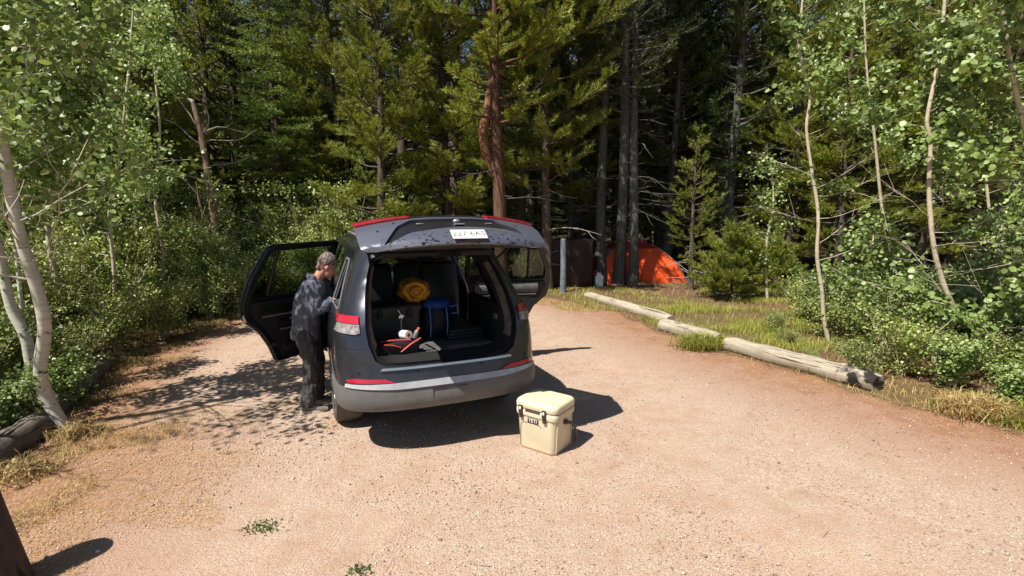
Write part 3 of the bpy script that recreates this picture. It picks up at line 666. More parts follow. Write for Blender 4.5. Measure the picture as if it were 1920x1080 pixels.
for a in (-.36, .40): MB().box(GM(a, .70, -.015), (.06, .03, .012), None, .004).build('plate_lamp', M['clearlens'], gate)
MB().ball(GM(.04, .74, -.01), (.032, .02, .02), 12, 8).box(GM(.04, .60, -.01), (.08, .04, .01)).build('reversing_camera', M['silver'], gate)
for sd, (a, b) in ((-1, (-.80, .55)), (1, (.70, .62)), (-1, (-.62, .75))): MB().tube([GM(a, b, 0), GM(a, b, .006)], .009, 8).build('rubber_stop', M['black'], gate)
# plate
c_ = G0(.05, .25); ex = (G0(.10, .25) - G0(0, .25)).normalized(); ey = (G0(.05, .32) - G0(.05, .18)).normalized(); ez = ex.cross(ey).normalized(); ey = ez.cross(ex)
PMx = Matrix((ex, ey, ez)).transposed().to_4x4(); PMx.translation = c_ + ez * .028
pl = MB().box((0, 0, 0), (.29, .115, .004), None, .0015).build('number_plate', M['plate'], car); pl.matrix_local = PMx
def text_mesh(body, size, mat, name, parent, loc=(0, 0, 0), rot=(0, 0, 0), ext=.0006):
    fc = bpy.data.curves.new(name, 'FONT'); fc.body = body; fc.size = size; fc.align_x = 'CENTER'; fc.align_y = 'CENTER'; fc.extrude = ext
    t = bpy.data.objects.new('tmp_text', fc); COL.objects.link(t); bpy.context.view_layer.update()
    me = bpy.data.meshes.new_from_object(t.evaluated_get(bpy.context.evaluated_depsgraph_get())); bpy.data.objects.remove(t)
    me.materials.clear(); me.materials.append(mat); o = link(name, me, parent); o.location = loc; o.rotation_euler = rot; return o
text_mesh('227\\6A5', .082, M['plateink'], 'plate_number', pl, (.0, 0, .0032))
for sd in (-1, 1):
    MB().tube([(sd * .615, .50, 1.70), (sd * .66, .25, 1.83)], .013, 8).tube([(sd * .66, .25, 1.83), (sd * .70, .08, 1.93)], .007, 8).build('gas_strut', M['black'], car)
MB().box((.35, .42, 1.80), (.3, .25, .05), None, .01).box((-.25, .45, 1.79), (.5, .2, .03)).build('gate_hinge_cover', M['satin'], car)

# the two open rear doors
DU = [(2.6 - y, z) for y, z in REAR_DOOR]
def rear_door(sd, ang, stretch):
    a = R(ang); H = Vector((sd * .955, 2.62, 0)); eu = Vector((sd * math.sin(a), -math.cos(a), 0)); n = Vector((sd * math.cos(a), math.sin(a), 0))
    def D(u, z, off): return H + eu * (u * stretch) + n * ((wz(z) - .97) + off) + Vector((0, 0, z))
    fs = -sd
    out = rnd_poly([(.0, .44), (.76, .43), (.82, .62), (.92, .80), (1.10, .96), (1.14, 1.18), (1.10, 1.42), (.95, 1.79), (.86, 1.83), (.0, 1.84)], .03)
    win = rnd_poly([(.06, 1.22), (1.04, 1.22), (1.03, 1.38), (.88, 1.75), (.06, 1.77)], .05)
    lower = rnd_poly([(.04, .50), (.70, .48), (.76, .64), (.87, .85), (1.02, 1.00), (1.07, 1.18), (.04, 1.18)], .05)
    # frame order: for the right door u runs outwards so the sheet is turned over
    P = lambda o, h, m, st=.08, th=.02: panel(o, h, m, st, th, side=sd * -1)
    d = MB().add(*P(out, [win], D, .09, .03)).build('rear_door', M['paint'], car, 40)
    MB().add(*P(grow(out, -1, .012), [grow(win, 1, .012)], lambda u, z, o: D(u, z, o - .031), .09, .05)).build('door_seal', M['black'], d, 40)
    MB().add(*P(lower, [], lambda u, z, o: D(u, z, o - .082 - .012 * math.sin(u * 3)), .09, .03)).build('door_trim', M['satin'], d, 40)
    MB().add(*P(win, [], lambda u, z, o: D(u, z, o - .02), .3, .004)).build('window', M['doorglass'], d, 40)
    MB().box((0, 0, 0), (.1, .1, .1)).build('x', None) if False else None
    def bar(name, u0, z0, u1, z1, w, dep, h, mat):
        c = [D(u0, z0, -dep), D(u1, z1, -dep)]; MB().tube([c[0], (c[0] + c[1]) / 2 + Vector((0, 0, .004)), c[1]], [(w, h)] * 3, 8).build(name, mat, d, 50)
    bar('window_divider', .83, 1.22, .80, 1.77, .016, .03, .02, M['black'])
    bar('armrest', .16, .90, .74, .90, .05, .14, .035, M['leather'])
    bar('trim_pad', .12, 1.09, .95, 1.10, .03, .115, .075, M['leather'] if sd < 0 else M['rubbermat'])  # right door's pad takes a lighter grey, sunlight put into its colour
    bar('bright_strip', .10, .985, .93, 1.00, .008, .122, .010, M['silver'])
    bar('pull_handle', .22, .93, .62, .94, .012, .18, .012, M['silver'])
    bar('bright_strip', .22, .80, .72, .82, .008, .118, .012, M['silver'])
    bar('map_pocket', .2, .62, .70, .62, .06, .105, .07, M['satin'])
    MB().ball(D(.80, .66, -.118), (.03, .02, .03)).build('speaker_cover', M['satin'], d)
    MB().box(D(1.085, 1.0, -.03), (.04, .05, .09), None, .01).build('latch', M['silver'], d)
    c = [D(.85, 1.02, .035), D(1.0, 1.02, .035)]; MB().tube([D(.85, 1.02, 0)] + c + [D(1.0, 1.02, 0)], .012, 6).build('handle', M['black'], d)
rear_door(-1, 54, 1.0); rear_door(1, 80, 1.12)

# ------------------------------------------------------------------ luggage in the cargo bay (car frame -> world)
def cw(x, y, z): return CARM @ Vector((x, y, z))
def rrect(w, d, r, z, cx=0, cy=0, n=5):
    out = []
    for (sx_, sy_, a0) in ((1, -1, -90), (1, 1, 0), (-1, 1, 90), (-1, -1, 180)):
        for k in range(n + 1):
            a = R(a0 + 90 * k / n); out.append(Vector((cx + sx_ * (w / 2 - r) + r * math.cos(a), cy + sy_ * (d / 2 - r) + r * math.sin(a), z)))
    return out
def loft(mb, rings, cap=True):
    n = len(rings[0]); V = [v for r in rings for v in r]
    F = [(i * n + k, i * n + (k + 1) % n, (i + 1) * n + (k + 1) % n, (i + 1) * n + k) for i in range(len(rings) - 1) for k in range(n)]
    if cap: F += [tuple(range(n))[::-1], tuple((len(rings) - 1) * n + k for k in range(n))]
    return mb.add(V, F)
def lump(mb, c, r, amp, fr, seed, seg=28, rings=18):
    b = MB().ball((0, 0, 0), 1, seg, rings); V = []
    for v in b.V:
        k = 1 + amp * noise.noise(v * fr + Vector((seed, 0, 0))) + amp * .5 * noise.noise(v * fr * 2.7 + Vector((0, seed, 0))); V.append(Vector((v.x * r[0] * k, v.y * r[1] * k, v.z * r[2] * k)) + Vector(c))
    return mb.add(V, b.F)
ZF = .84
# dark storage bin
e_ = empty('storage_bin', cw(-.36, 1.00, ZF), YAW, label='dark grey-green plastic storage bin at the left of the cargo bay', category='storage bin')
mb = MB(); loft(mb, [rrect(.50, .40, .04, 0), rrect(.54, .44, .04, .36)]); mb.build('tub', M['greybin'], e_)
mb = MB(); loft(mb, [rrect(.57, .47, .04, .355), rrect(.57, .47, .04, .385), rrect(.53, .43, .04, .40)]); mb.build('lid', M['greybin'], e_)
MB().box((-.15, -.245, .33), (.05, .02, .09), None, .006).build('clasp', M['satin'], e_); MB().box((.15, -.245, .33), (.05, .02, .09), None, .006).build('clasp', M['satin'], e_)
# mustard stuff sack on the bin
e_ = empty('stuff_sack', cw(-.12, .98, ZF + .41), YAW, label='crumpled mustard yellow stuff sack lying on top of the storage bin', category='bag')
mb = MB(); lump(mb, (0, 0, .11), (.165, .15, .13), .2, 2.6, 3.3); mb.build('sack', M['yellow'], e_, 60)
mb = MB(); mb.tube([Vector((.10 * math.cos(a) * (1 + .15 * math.sin(3 * a)) - .02, -.145 - .012 * math.sin(2 * a), .12 + .085 * math.sin(a))) for a in np.linspace(0, 2 * math.pi, 30)], .022, 8, False); mb.build('rolled_mouth', M['yellow'], e_, 60)
mb = MB(); mb.tube([Vector((.055 * math.cos(a), -.155, .115 + .045 * math.sin(a))) for a in np.linspace(.5, 2 * math.pi, 22)], .015, 8, False); mb.build('fold', M['yellow'], e_, 60)
# blue backpack
e_ = empty('backpack', cw(.11, .95, ZF), YAW, label='dark blue backpack with light blue straps standing mid cargo bay', category='backpack')
mb = MB(); lump(mb, (0, 0, .19), (.17, .14, .21), .12, 1.8, 8.1); mb.build('pack_body', M['navy'], e_, 60)
mb = MB(); lump(mb, (0, -.02, .37), (.15, .13, .06), .15, 2.1, 4.4); mb.build('top_lid', M['blue'], e_, 60)
for x in (-.10, .08): MB().tube([(x, -.11, .36), (x - .005, -.165, .28), (x, -.17, .15), (x, -.13, .04)], .006, 6, flat=1.8).build('strap', M['lightblue'], e_)
MB().tube([(.13, -.1, .34), (.2, -.12, .36), (.21, -.12, .28), (.14, -.12, .27)], .006, 6).build('grab_loop', M['lightblue'], e_)
# red and black tool tote, lantern, bottle
e_ = empty('gear_tote', cw(-.40, .42, ZF), YAW, label='low black gear tote with red carry straps at the cargo sill', category='bag')
mb = MB(); loft(mb, [rrect(.34, .22, .04, 0), rrect(.38, .26, .05, .10), rrect(.37, .25, .05, .135)]); mb.build('tote_body', M['satin'], e_, 50)
for k, (a, b) in enumerate((((-.15, -.14, .14), (.0, -.135, .10)), ((0, -.14, .06), (.19, -.12, .17)), ((-.17, -.05, .15), (.1, -.1, .155)))):
    MB().tube([a, ((a[0] + b[0]) / 2, (a[1] + b[1]) / 2 - .01, (a[2] + b[2]) / 2 + .012), b], .012, 6, flat=.5).build('strap', M['redcloth'], e_)
e_ = empty('canister', cw(-.33, .40, ZF + .135), YAW + .4, label='white and silver round canister with red dot in the gear tote', category='canister')
mb = MB().tube([(0, .05, .05), (0, -.05, .06)], [.042, .042], 18); mb.build('drum', M['plate'], e_); MB().tube([(0, -.05, .06), (0, -.053, .06)], .018, 14).build('dot', M['redcloth'], e_)
MB().tube([(0, .055, .05), (0, .10, .05)], .02, 10).build('neck', M['chrome'], e_)
e_ = empty('bottle', cw(-.24, .44, ZF + .135), YAW, label='small steel bottle with orange cap leaning in the gear tote', category='bottle')
MB().tube([(0, 0, 0), (.02, -.02, .07), (.03, -.03, .085)], [.022, .022, .012], 12).build('flask', M['silver'], e_); MB().tube([(.03, -.03, .085), (.04, -.035, .11)], .013, 10).build('cap', M['orange'], e_)
e_ = empty('lantern', cw(-.31, .72, ZF), YAW, label='slim silver camping lantern hooked in front of the storage bin', category='lantern')
MB().tube([(0, 0, .0), (0, 0, .28)], .008, 8).build('stem', M['silver'], e_); MB().box((.0, 0, .30), (.05, .035, .06), Matrix.Rotation(.4, 3, 'Y'), .012).build('head', M['chrome'], e_); MB().tube([(-.0, 0, .32), (-.03, 0, .37)], .008, 8).build('hook', M['chrome'], e_)
e_ = empty('folded_mat', cw(.38, .95, ZF), YAW + .05, label='folded dark grey foam mat lying at the right of the cargo bay', category='mat')
for k in range(3): MB().box((0, 0, .02 + .034 * k), (.42 - .02 * k, .38, .03), Matrix.Rotation(.03 * k, 3, 'Z'), .012).build('fold', M['greybin'], e_)

# ------------------------------------------------------------------ cooler
e_ = empty('cooler', (.385, 4.225, 0), -.62, label='tan hard-sided cooler with black latches standing on the gravel behind the car', category='cooler')
CXo, CYo = -.215, .185
def cr(w, d, r, z): return rrect(w, d, r, z, CXo, CYo)
mb = MB(); loft(mb, [cr(.33, .27, .035, 0), cr(.352, .292, .045, .008), cr(.366, .306, .05, .03), cr(.392, .332, .05, .30), cr(.398, .338, .05, .318)]); mb.build('tub', M['cooler'], e_, 40)
mb = MB(); loft(mb, [cr(.40, .34, .05, .316), cr(.418, .358, .055, .324), cr(.422, .362, .055, .345), cr(.42, .36, .055, .368), cr(.41, .35, .05, .374)]); mb.build('rim', M['cooler'], e_, 40)
mb = MB(); loft(mb, [cr(.404, .344, .05, .372), cr(.404, .344, .05, .383)]); mb.build('gasket', M['gasket'], e_)
mb = MB(); loft(mb, [cr(.412, .352, .05, .381), cr(.424, .364, .058, .389), cr(.426, .366, .06, .42), cr(.42, .36, .062, .436), cr(.402, .342, .06, .446), cr(.37, .31, .05, .449)]); mb.build('lid', M['cooler'], e_, 50)
yf = CYo - .169
for x in (-.352, -.115):
    l_ = MB().box((CXo + x + .215, yf - .020, .372), (.038, .016, .075), None, .005).build('latch', M['latch'], e_)
    MB().box((CXo + x + .215, yf - .029, .385), (.017, .006, .026), None, .004).build('latch_pin', M['whiteink'], l_)
    MB().box((CXo + x + .215, yf - .010, .315), (.034, .018, .045), Matrix.Rotation(-.12, 3, 'X'), .005).build('latch_base', M['latch'], l_)
MB().box((CXo - .02, yf - .014, .372), (.15, .014, .012), None, .004).build('lid_grip', M['gasket'], e_)
bd = MB().box((CXo - .022, yf + .0005, .283), (.108, .006, .040), Matrix.Rotation(-.065, 3, 'X'), .002).build('badge', M['latch'], e_)
text_mesh('YETI', .044, M['whiteink'], 'badge_lettering', bd, (CXo - .022, yf - .0035, .283), (R(90) - .065, 0, 0), .0008)
gp = [(-.375, .03), (-.372, .12), (-.365, .22), (-.355, .243), (-.33, .253), (-.24, .256), (-.17, .25), (-.155, .232)]
MB().tube([(x, CYo - .153 - .013 * (z / .3) - .0005, z) for x, z in gp], .0022, 6).build('front_groove', M['gasket'], e_)
xr = CXo + .197
for y in (.06, .31): MB().tube([(xr - .012, CYo - .185 + y, .02), (xr + .001, CYo - .185 + y, .29), (xr + .001, CYo - .185 + y + (.03 if y < .2 else -.03), .305)], .004, 6).build('side_rib', M['cooler'], e_)
for sd_, xx in ((1, xr), (-1, CXo - .197)):
    h_ = MB().tube([(xx - .006 * sd_, CYo, .275), (xx + .018 * sd_, CYo, .275)], .024, 16).build('handle_pivot', M['latch'], e_)
MB().tube([(xr + .016, CYo, .275), (xr + .032, CYo + .05, .255), (xr + .036, CYo + .11, .21), (xr + .030, CYo + .15, .13), (xr + .024, CYo + .165, .05)], .009, 8, flat=1.6).build('carry_handle', M['latch'], e_)

e_.scale = (1.06,) * 3
# ------------------------------------------------------------------ the man
pw = cw(-1.17, 1.58, 0)
man = empty('person', pw, YAW - .10, label='grey-haired man in slate shirt and dark trousers leaning in at the open left door', category='person')
def remesh(o, vox, smooth=4, tex=None, strength=.01):
    m = o.modifiers.new('r', 'REMESH'); m.mode = 'VOXEL'; m.voxel_size = vox; m.use_smooth_shade = True
    m = o.modifiers.new('s', 'SMOOTH'); m.factor = .6; m.iterations = smooth
    if tex:
        m = o.modifiers.new('d', 'DISPLACE'); m.texture = tex; m.strength = strength; m.mid_level = .5; m.texture_coords = 'LOCAL'
    dg = bpy.context.evaluated_depsgraph_get(); me = bpy.data.meshes.new_from_object(o.evaluated_get(dg)); o.modifiers.clear(); o.data = me
    me.polygons.foreach_set('use_smooth', [True] * len(me.polygons))
wr = bpy.data.textures.new('wrinkles', 'CLOUDS'); wr.noise_scale = .085; wr.noise_depth = 2
wr2 = bpy.data.textures.new('wrinkles2', 'CLOUDS'); wr2.noise_scale = .07; wr2.noise_depth = 1
HEAD = Vector((.24, .0, 1.60)); HR = Matrix.Rotation(R(32), 3, 'Y')
b = MB()
b.ball(HEAD + Vector((-.01, 0, .03)), (.098, .078, .108), 20, 14, HR).ball(HEAD + HR @ Vector((.04, 0, -.055)), (.062, .058, .075), 16, 10, HR)      # skull, jaw
b.tube([Vector((.10, 0, 1.42)), Vector((.17, 0, 1.53)), HEAD], [.062, .056, .055], 12)
b.ball(HEAD + HR @ Vector((.105, 0, -.03)), (.022, .014, .026), 10, 8, HR).ball(HEAD + HR @ Vector((.085, 0, -.115)), (.022, .025, .02), 10, 8, HR)   # nose, chin
b.ball(HEAD + HR @ Vector((.085, 0, -.078)), (.018, .028, .008), 10, 8, HR)                                                                       # lips
for s_ in (-1, 1): b.ball(HEAD + HR @ Vector((.0, s_ * .080, -.02)), (.017, .009, .028), 10, 8, HR)
b.tube([(-.02, 0, .94), (.0, 0, 1.12), (.06, 0, 1.32), (.10, 0, 1.42)], [(.145, .10), (.135, .10), (.16, .11), (.13, .09)], 14)
SH = {-1: Vector((.10, -.185, 1.40)), 1: Vector((.12, .185, 1.40))}
EL = {-1: Vector((.10, -.27, 1.12)), 1: Vector((.27, .25, 1.18))}
WR = {-1: Vector((.285, -.175, 1.255)), 1: Vector((.42, .12, 1.27))}
HP = {-1: Vector((-.03, -.095, .93)), 1: Vector((-.01, .095, .93))}
KN = {-1: Vector((.015, -.11, .50)), 1: Vector((.07, .11, .51))}
AN = {-1: Vector((-.035, -.12, .09)), 1: Vector((.04, .12, .09))}
for s_ in (-1, 1):
    b.tube([Vector((.09, s_ * .08, 1.40)), SH[s_], (SH[s_] + EL[s_]) / 2, EL[s_], (EL[s_] + WR[s_]) / 2, WR[s_]], [.06, .054, .044, .038, .034, .025], 12)
    b.tube([Vector((-.02, 0, .95)), HP[s_], (HP[s_] + KN[s_]) / 2, KN[s_], (KN[s_] * .45 + AN[s_] * .55), AN[s_]], [.09, .085, .072, .056, .05, .036], 12)
    b.tube([AN[s_], AN[s_] + Vector((.05, 0, -.045)), AN[s_] + Vector((.16, s_ * .02, -.065))], [.038, .036, .028], 10)
    # hand: palm, four fingers of different lengths with a bend, thumb from the side near the wrist
    W0 = WR[s_]; f = (Vector((.9, -.15 * s_, .18))).normalized(); sd2 = Vector((0.15, 1, 0)).normalized() * (-s_); dn = Vector((.1, 0, -1))
    b.tube([W0, W0 + f * .045, W0 + f * .085], [(.024, .018), (.036, .016), (.038, .014)], 10)
    for k, (o_, L) in enumerate(((-.028, .070), (-.010, .080), (.010, .075), (.028, .058))):
        p0 = W0 + f * .075 + sd2 * o_; p1 = p0 + f * L * .5 + dn * .004; p2 = p1 + f * L * .32 + dn * .016; p3 = p2 + f * L * .15 + dn * .022
        b.tube([p0 - f * .02, p0, p1, p2, p3], [.009, .009, .0085, .0078, .006], 8)
    q0 = W0 + f * .02 + sd2 * (-.03); b.tube([W0 + f * .015, q0, q0 + f * .03 + sd2 * -.018, q0 + f * .055 + sd2 * -.02 + dn * .01], [.014, .012, .010, .008], 8)
bo = b.build('body', M['skin'], man); remesh(bo, .0065, 2)
for s_ in (-1, 1): MB().ball(HEAD + HR @ Vector((.082, s_ * .032, .0)), .011, 10, 8).build('eye', M['eye'], man)
# hair: short, built from a cap plus many short locks
hb = MB(); hb.ball(HEAD + HR @ Vector((-.034, 0, .042)), (.098, .086, .100), 22, 14, HR); hb.tube([HEAD + HR @ Vector((-.055, -.05, -.05)), HEAD + HR @ Vector((-.07, 0, -.06)), HEAD + HR @ Vector((-.055, .05, -.05))], .038, 10)
ho = hb.build('hair', M['hair'], man); ht = bpy.data.textures.new('hairtex', 'CLOUDS'); ht.noise_scale = .022; ht.noise_depth = 2; remesh(ho, .007, 1, ht, .02)
# sunglasses pushed up on the head
MB().tube([HEAD + HR @ Vector((.03, -.09, .05)), HEAD + HR @ Vector((.075, -.065, .09)), HEAD + HR @ Vector((.095, 0, .095)), HEAD + HR @ Vector((.075, .065, .09))], .004, 6, flat=1.2).build('sunglasses', M['black'], man)
# shirt
sb = MB(); sb.tube([(-.035, 0, .80), (-.03, 0, .90), (-.015, 0, 1.02), (.0, 0, 1.14), (.045, 0, 1.28), (.085, 0, 1.38), (.115, 0, 1.45)],
                   [(.195, .150), (.19, .150), (.185, .145), (.19, .145), (.205, .145), (.195, .125), (.10, .085)], 20)
for s_ in (-1, 1):
    sb.tube([Vector((.08, s_ * .10, 1.39)), SH[s_] + Vector((0, 0, .0)), (SH[s_] + EL[s_]) / 2 + Vector((-.005, 0, 0)), EL[s_], (EL[s_] + WR[s_]) / 2, WR[s_] - (WR[s_] - EL[s_]).normalized() * .01], [.09, .083, .074, .066, .060, .046], 14)
so = sb.build('shirt', M['shirt'], man); remesh(so, .011, 5, wr, .045)
MB().tube([Vector((.10, -.055, 1.475)), Vector((.045, -.05, 1.49)), Vector((.03, 0, 1.50)), Vector((.045, .05, 1.49)), Vector((.10, .055, 1.475)), Vector((.16, .05, 1.455))], .02, 8, flat=1.6).build('collar', M['shirt'], man)
# trousers
tb = MB(); tb.tube([(-.03, 0, .82), (-.03, 0, .98)], [(.165, .13), (.17, .13)], 16)
for s_ in (-1, 1):
    tb.tube([Vector((-.03, s_ * .05, .90)), HP[s_] + Vector((-.01, 0, -.04)), (HP[s_] + KN[s_]) / 2, KN[s_], KN[s_] * .5 + AN[s_] * .5, AN[s_] + Vector((-.005, 0, -.03))], [.11, .108, .096, .080, .078, .082], 16)
to = tb.build('trousers', M['trousers'], man); remesh(to, .011, 4, wr2, .04)
for s_ in (-1, 1):
    A = AN[s_]; sh = MB(); sh.tube([A + Vector((-.07, 0, -.045)), A + Vector((0, 0, -.035)), A + Vector((.09, s_ * .008, -.045)), A + Vector((.17, s_ * .02, -.06)), A + Vector((.20, s_ * .022, -.065))], [(.040, .035), (.046, .05), (.048, .038), (.045, .026), (.03, .018)], 14)
    so_ = sh.build('shoe', M['shoe'], man, 60)
    so2 = MB(); loft(so2, [[A + Vector((.055 + .15 * math.cos(t) , s_ * .012 + (.048 if math.cos(t) > 0 else .042) * math.sin(t), z)) for t in np.linspace(0, 2 * math.pi, 20)[:-1]] for z in (-.088, -.066)]); so2.build('sole', M['sole'], so_)

# ------------------------------------------------------------------ logs, post
def log(name, a, b, r0, r1, mat, label, seed, sink=.03, endmat=None, group=None):
    a = Vector(a); b = Vector(b); n = 26; pts = []; rr = []
    for i in range(n):
        t = i / (n - 1); p = a.lerp(b, t); w = .02 * noise.noise(Vector((t * 4, seed, 0))); d = (b - a).normalized(); pts.append(Vector((p.x - d.y * w, p.y + d.x * w, 0)))
        k = 1 - .12 * max(0, 1 - t * n / 2) - .12 * max(0, 1 - (1 - t) * n / 2); rr.append((r0 + (r1 - r0) * t) * k * (1 + .05 * noise.noise(Vector((t * 7, seed, 4)))))
    L = (b - a).length; o = empty(name, (a.x, a.y, 0), math.atan2(b.y - a.y, b.x - a.x), label=label, category='log')
    if group: o['group'] = group
    inv = (Matrix.Translation((a.x, a.y, 0)) @ Matrix.Rotation(math.atan2(b.y - a.y, b.x - a.x), 4, 'Z')).inverted()
    P = [inv @ p for p in pts]; P = [Vector((p.x, p.y, rr[i] - sink)) for i, p in enumerate(P)]
    cut = n - 5 if endmat else n
    MB().tube(P[:cut], rr[:cut], 26, True, .12, 1, seed).build('timber', mat, o, 50)
    if endmat: MB().tube(P[cut - 1:], [q * (1 + .01) for q in rr[cut - 1:]], 26, True, .22, 1, seed).build('charred_end', endmat, o, 50)
    kn = MB()
    for i in range(2): t = random.uniform(.2, .8) * L; kn.ball((t, -rr[10] * .9, rr[10] * 1.0), (.03, .012, .02), 8, 6)
    for k in range(3):      # long drying cracks sunk along the top
        t0 = random.uniform(.05, .4) * L; t1 = t0 + random.uniform(.3, .5) * L; a_ = random.uniform(.6, 1.9)
        MB().tube([(t, -rr[8] * math.cos(a_ + .25 * (t - t0)) * .985, rr[8] - sink + rr[8] * math.sin(a_ + .25 * (t - t0)) * .985) for t in np.linspace(t0, t1, 8)], [.001, .004, .006, .006, .005, .005, .003, .001], 5).build('crack', M['gasket'], o)
    return o
log('parking_log', (3.47, 7.95, 0), (4.52, 6.00, 0), .125, .135, M['log'], 'long weathered grey log with one charred end beside the gravel', 1.0, .04, M['char'], 'logs edging the gravel')
log('parking_log', (2.83, 9.32, 0), (3.42, 8.20, 0), .135, .13, M['log'], 'shorter pale log between the grass tuft and the farther log', 2.0, .05, None, 'logs edging the gravel')
log('parking_log', (1.95, 13.0, 0), (3.12, 9.75, 0), .10, .13, M['log'], 'thinner log half in tree shade leading towards the tent', 5.0, .05, None, 'logs edging the gravel')
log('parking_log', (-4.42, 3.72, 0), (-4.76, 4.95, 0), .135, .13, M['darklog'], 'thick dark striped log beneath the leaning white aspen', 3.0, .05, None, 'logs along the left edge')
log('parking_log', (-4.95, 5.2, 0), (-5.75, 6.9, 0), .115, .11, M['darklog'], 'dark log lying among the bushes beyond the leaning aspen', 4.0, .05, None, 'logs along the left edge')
po = MB(); B_ = Vector((-2.96, 2.66, -.05)); T_ = Vector((-3.14, 2.67, .76))
po.tube([B_, B_.lerp(T_, .3), B_.lerp(T_, .6), B_.lerp(T_, .97), T_], [.145, .14, .136, .132, .11], 20, True, .05, 1, 3)
e_ = empty('wooden_post', (0, 0, 0), 0, label='dark leaning round wooden post nearest the camera', category='post'); po.build('timber', M['post'], e_, 40)
MB().tube([T_, T_ + Vector((-.002, 0, .008))], .108, 20).build('post_cap', M['darklog'], e_)

# ------------------------------------------------------------------ camp beyond the lot
TX, TY = 3.85, 16.4
e_ = empty('tent', (TX, TY, 0), R(8), label='orange dome tent with red top pitched behind the dark pine trunks', category='tent')
def tent_pt(a, t, k=1):   # a: angle round, t: 0 ground .. 1 top
    c, s = math.cos(a), math.sin(a); sq = 1 / max(abs(c), abs(s)) ** .75
    prof = (1 - t ** 1.7) ** .62 if t < 1 else 0; pinch = 1 - .10 * abs(math.sin(2 * a)) ** 0 * (1 - abs(math.sin(2 * a))) * (1 - t)
    return Vector((c * sq * 1.55 * prof * pinch * k, s * sq * 1.05 * prof * pinch * k, 1.32 * t * (1 if k == 1 else k)))
def tent_part(name, a0, a1, t0, t1, mat, k=1, na=16, nt_=12):
    V = [tent_pt(R(a0 + (a1 - a0) * i / na), t0 + (t1 - t0) * j / nt_, k) for j in range(nt_ + 1) for i in range(na + 1)]
    F = [(j * (na + 1) + i, j * (na + 1) + i + 1, (j + 1) * (na + 1) + i + 1, (j + 1) * (na + 1) + i) for j in range(nt_) for i in range(na)]
    MB().add(V, F).build(name, mat, e_, 50)
for a0 in (-45, 45, 135, 225): tent_part('fly_panel', a0, a0 + 90, 0, .80, M['tent'] if a0 != 135 else M['tentpink'])
tent_part('tent_top', 0, 360, .795, .995, M['tentred'], 1.012, 48, 8)
for a0 in (45, 135, 225, 315): MB().tube([tent_pt(R(a0), t, 1.01) for t in np.linspace(0, .99, 16)], .009, 6).build('tent_pole', M['silver'], e_)
for a0, t_ in ((-45, .35), (45, .35), (-45, .8), (0, .5)):
    p_ = tent_pt(R(a0), t_, 1.01); g_ = tent_pt(R(a0), 0, 1) * 1.32; g_.z = .02; MB().tube([p_, g_], .005, 4).build('guy_line', M['plate'], e_)
for a0 in (0, 270, 180): MB().tube([tent_pt(R(a0), t, 1.004) for t in np.linspace(0, .8, 10)], .006, 4).build('seam', M['tentred'], e_)
tent_part('door_flap', 190, 222, .02, .72, M['tentpink'], 1.015, 6, 8)
tent_part('top_flap', 205, 250, .78, .92, M['redcloth'], 1.04, 6, 4)
e_ = empty('storage_locker', (1.62, 15.0, 0), R(12), label='dark brown steel food storage locker behind the blue-grey pole', category='locker')
MB().box((0, 0, .72), (1.35, .75, 1.36), None, .01).build('cabinet', M['rust'], e_)
for x in (-.33, .33): d_ = MB().box((x, -.385, .72), (.62, .02, 1.2), None, .004).build('door', M['rust'], e_); MB().box((x * .3, -.405, .75), (.03, .03, .16), None, .005).build('handle', M['satin'], d_)
for x in (-.6, .6): MB().box((x, 0, .02), (.08, .7, .06)).build('foot', M['rust'], e_)
e_ = empty('pole', (1.40, 13.75, 0), 0, label='short blue-grey round pole standing in front of the brown locker', category='pole')
MB().tube([(0, 0, -.05), (.005, 0, .7), (-.008, 0, 1.40), (-.01, 0, 1.46)], [.085, .08, .078, .07], 16).build('shaft', M['greypost'], e_, 40); MB().tube([(-.01, 0, 1.46), (-.01, 0, 1.475)], [.07, .05], 16).build('pole_top', M['snag'], e_)
e_ = empty('camp_chair', (2.38, 15.4, 0), R(-25), label='folding camp chair with white legs and red seat left of the tent', category='chair')
MB().box((0, 0, .34), (.44, .40, .03), Matrix.Rotation(.12, 3, 'X'), .01).build('seat', M['redcloth'], e_)
MB().box((0, .22, .58), (.44, .03, .42), Matrix.Rotation(-.3, 3, 'X'), .01).build('backrest', M['tentred'], e_)
for a, b_ in (((-.23, -.2, 0), (-.23, .18, .66)), ((.23, -.2, 0), (.23, .18, .66)), ((-.23, .2, 0), (-.23, -.2, .45)), ((.23, .2, 0), (.23, -.2, .45))): MB().tube([a, b_], .014, 6).build('leg', M['plate'], e_)
e_ = empty('water_jug', (2.58, 14.9, 0), .3, label='squat white water jug on the ground beside the camp chair', category='jug')
mb = MB(); loft(mb, [rrect(.22, .16, .05, 0), rrect(.25, .18, .05, .06), rrect(.24, .17, .05, .30), rrect(.10, .09, .04, .38)]); mb.build('jug_body', M['plate'], e_, 50); MB().tube([(-.06, 0, .33), (-.02, 0, .43), (.05, 0, .40), (.08, 0, .33)], .013, 8).build('handle', M['plate'], e_); MB().tube([(0, 0, .38), (0, 0, .42)], .03, 12).build('cap', M['redcloth'], e_)
for (x, y, s_, rz) in ((3.05, 14.7, .5, .4), (3.9, 14.9, .9, .1)):
    q = MB(); q.tube([Vector((-s_ / 2, 0, .05)), Vector((0, .02, .055)), Vector((s_ / 2, 0, .05))], [.05, .055, .045], 10, True, .2); o = q.build('firewood_log', M['snag'], None, 50, label='short split firewood log on the bare ground in front of the tent' if s_ < .6 else 'longer firewood log lying in front of the tent door side', category='firewood'); o.location = (x, y, 0); o.rotation_euler[2] = rz

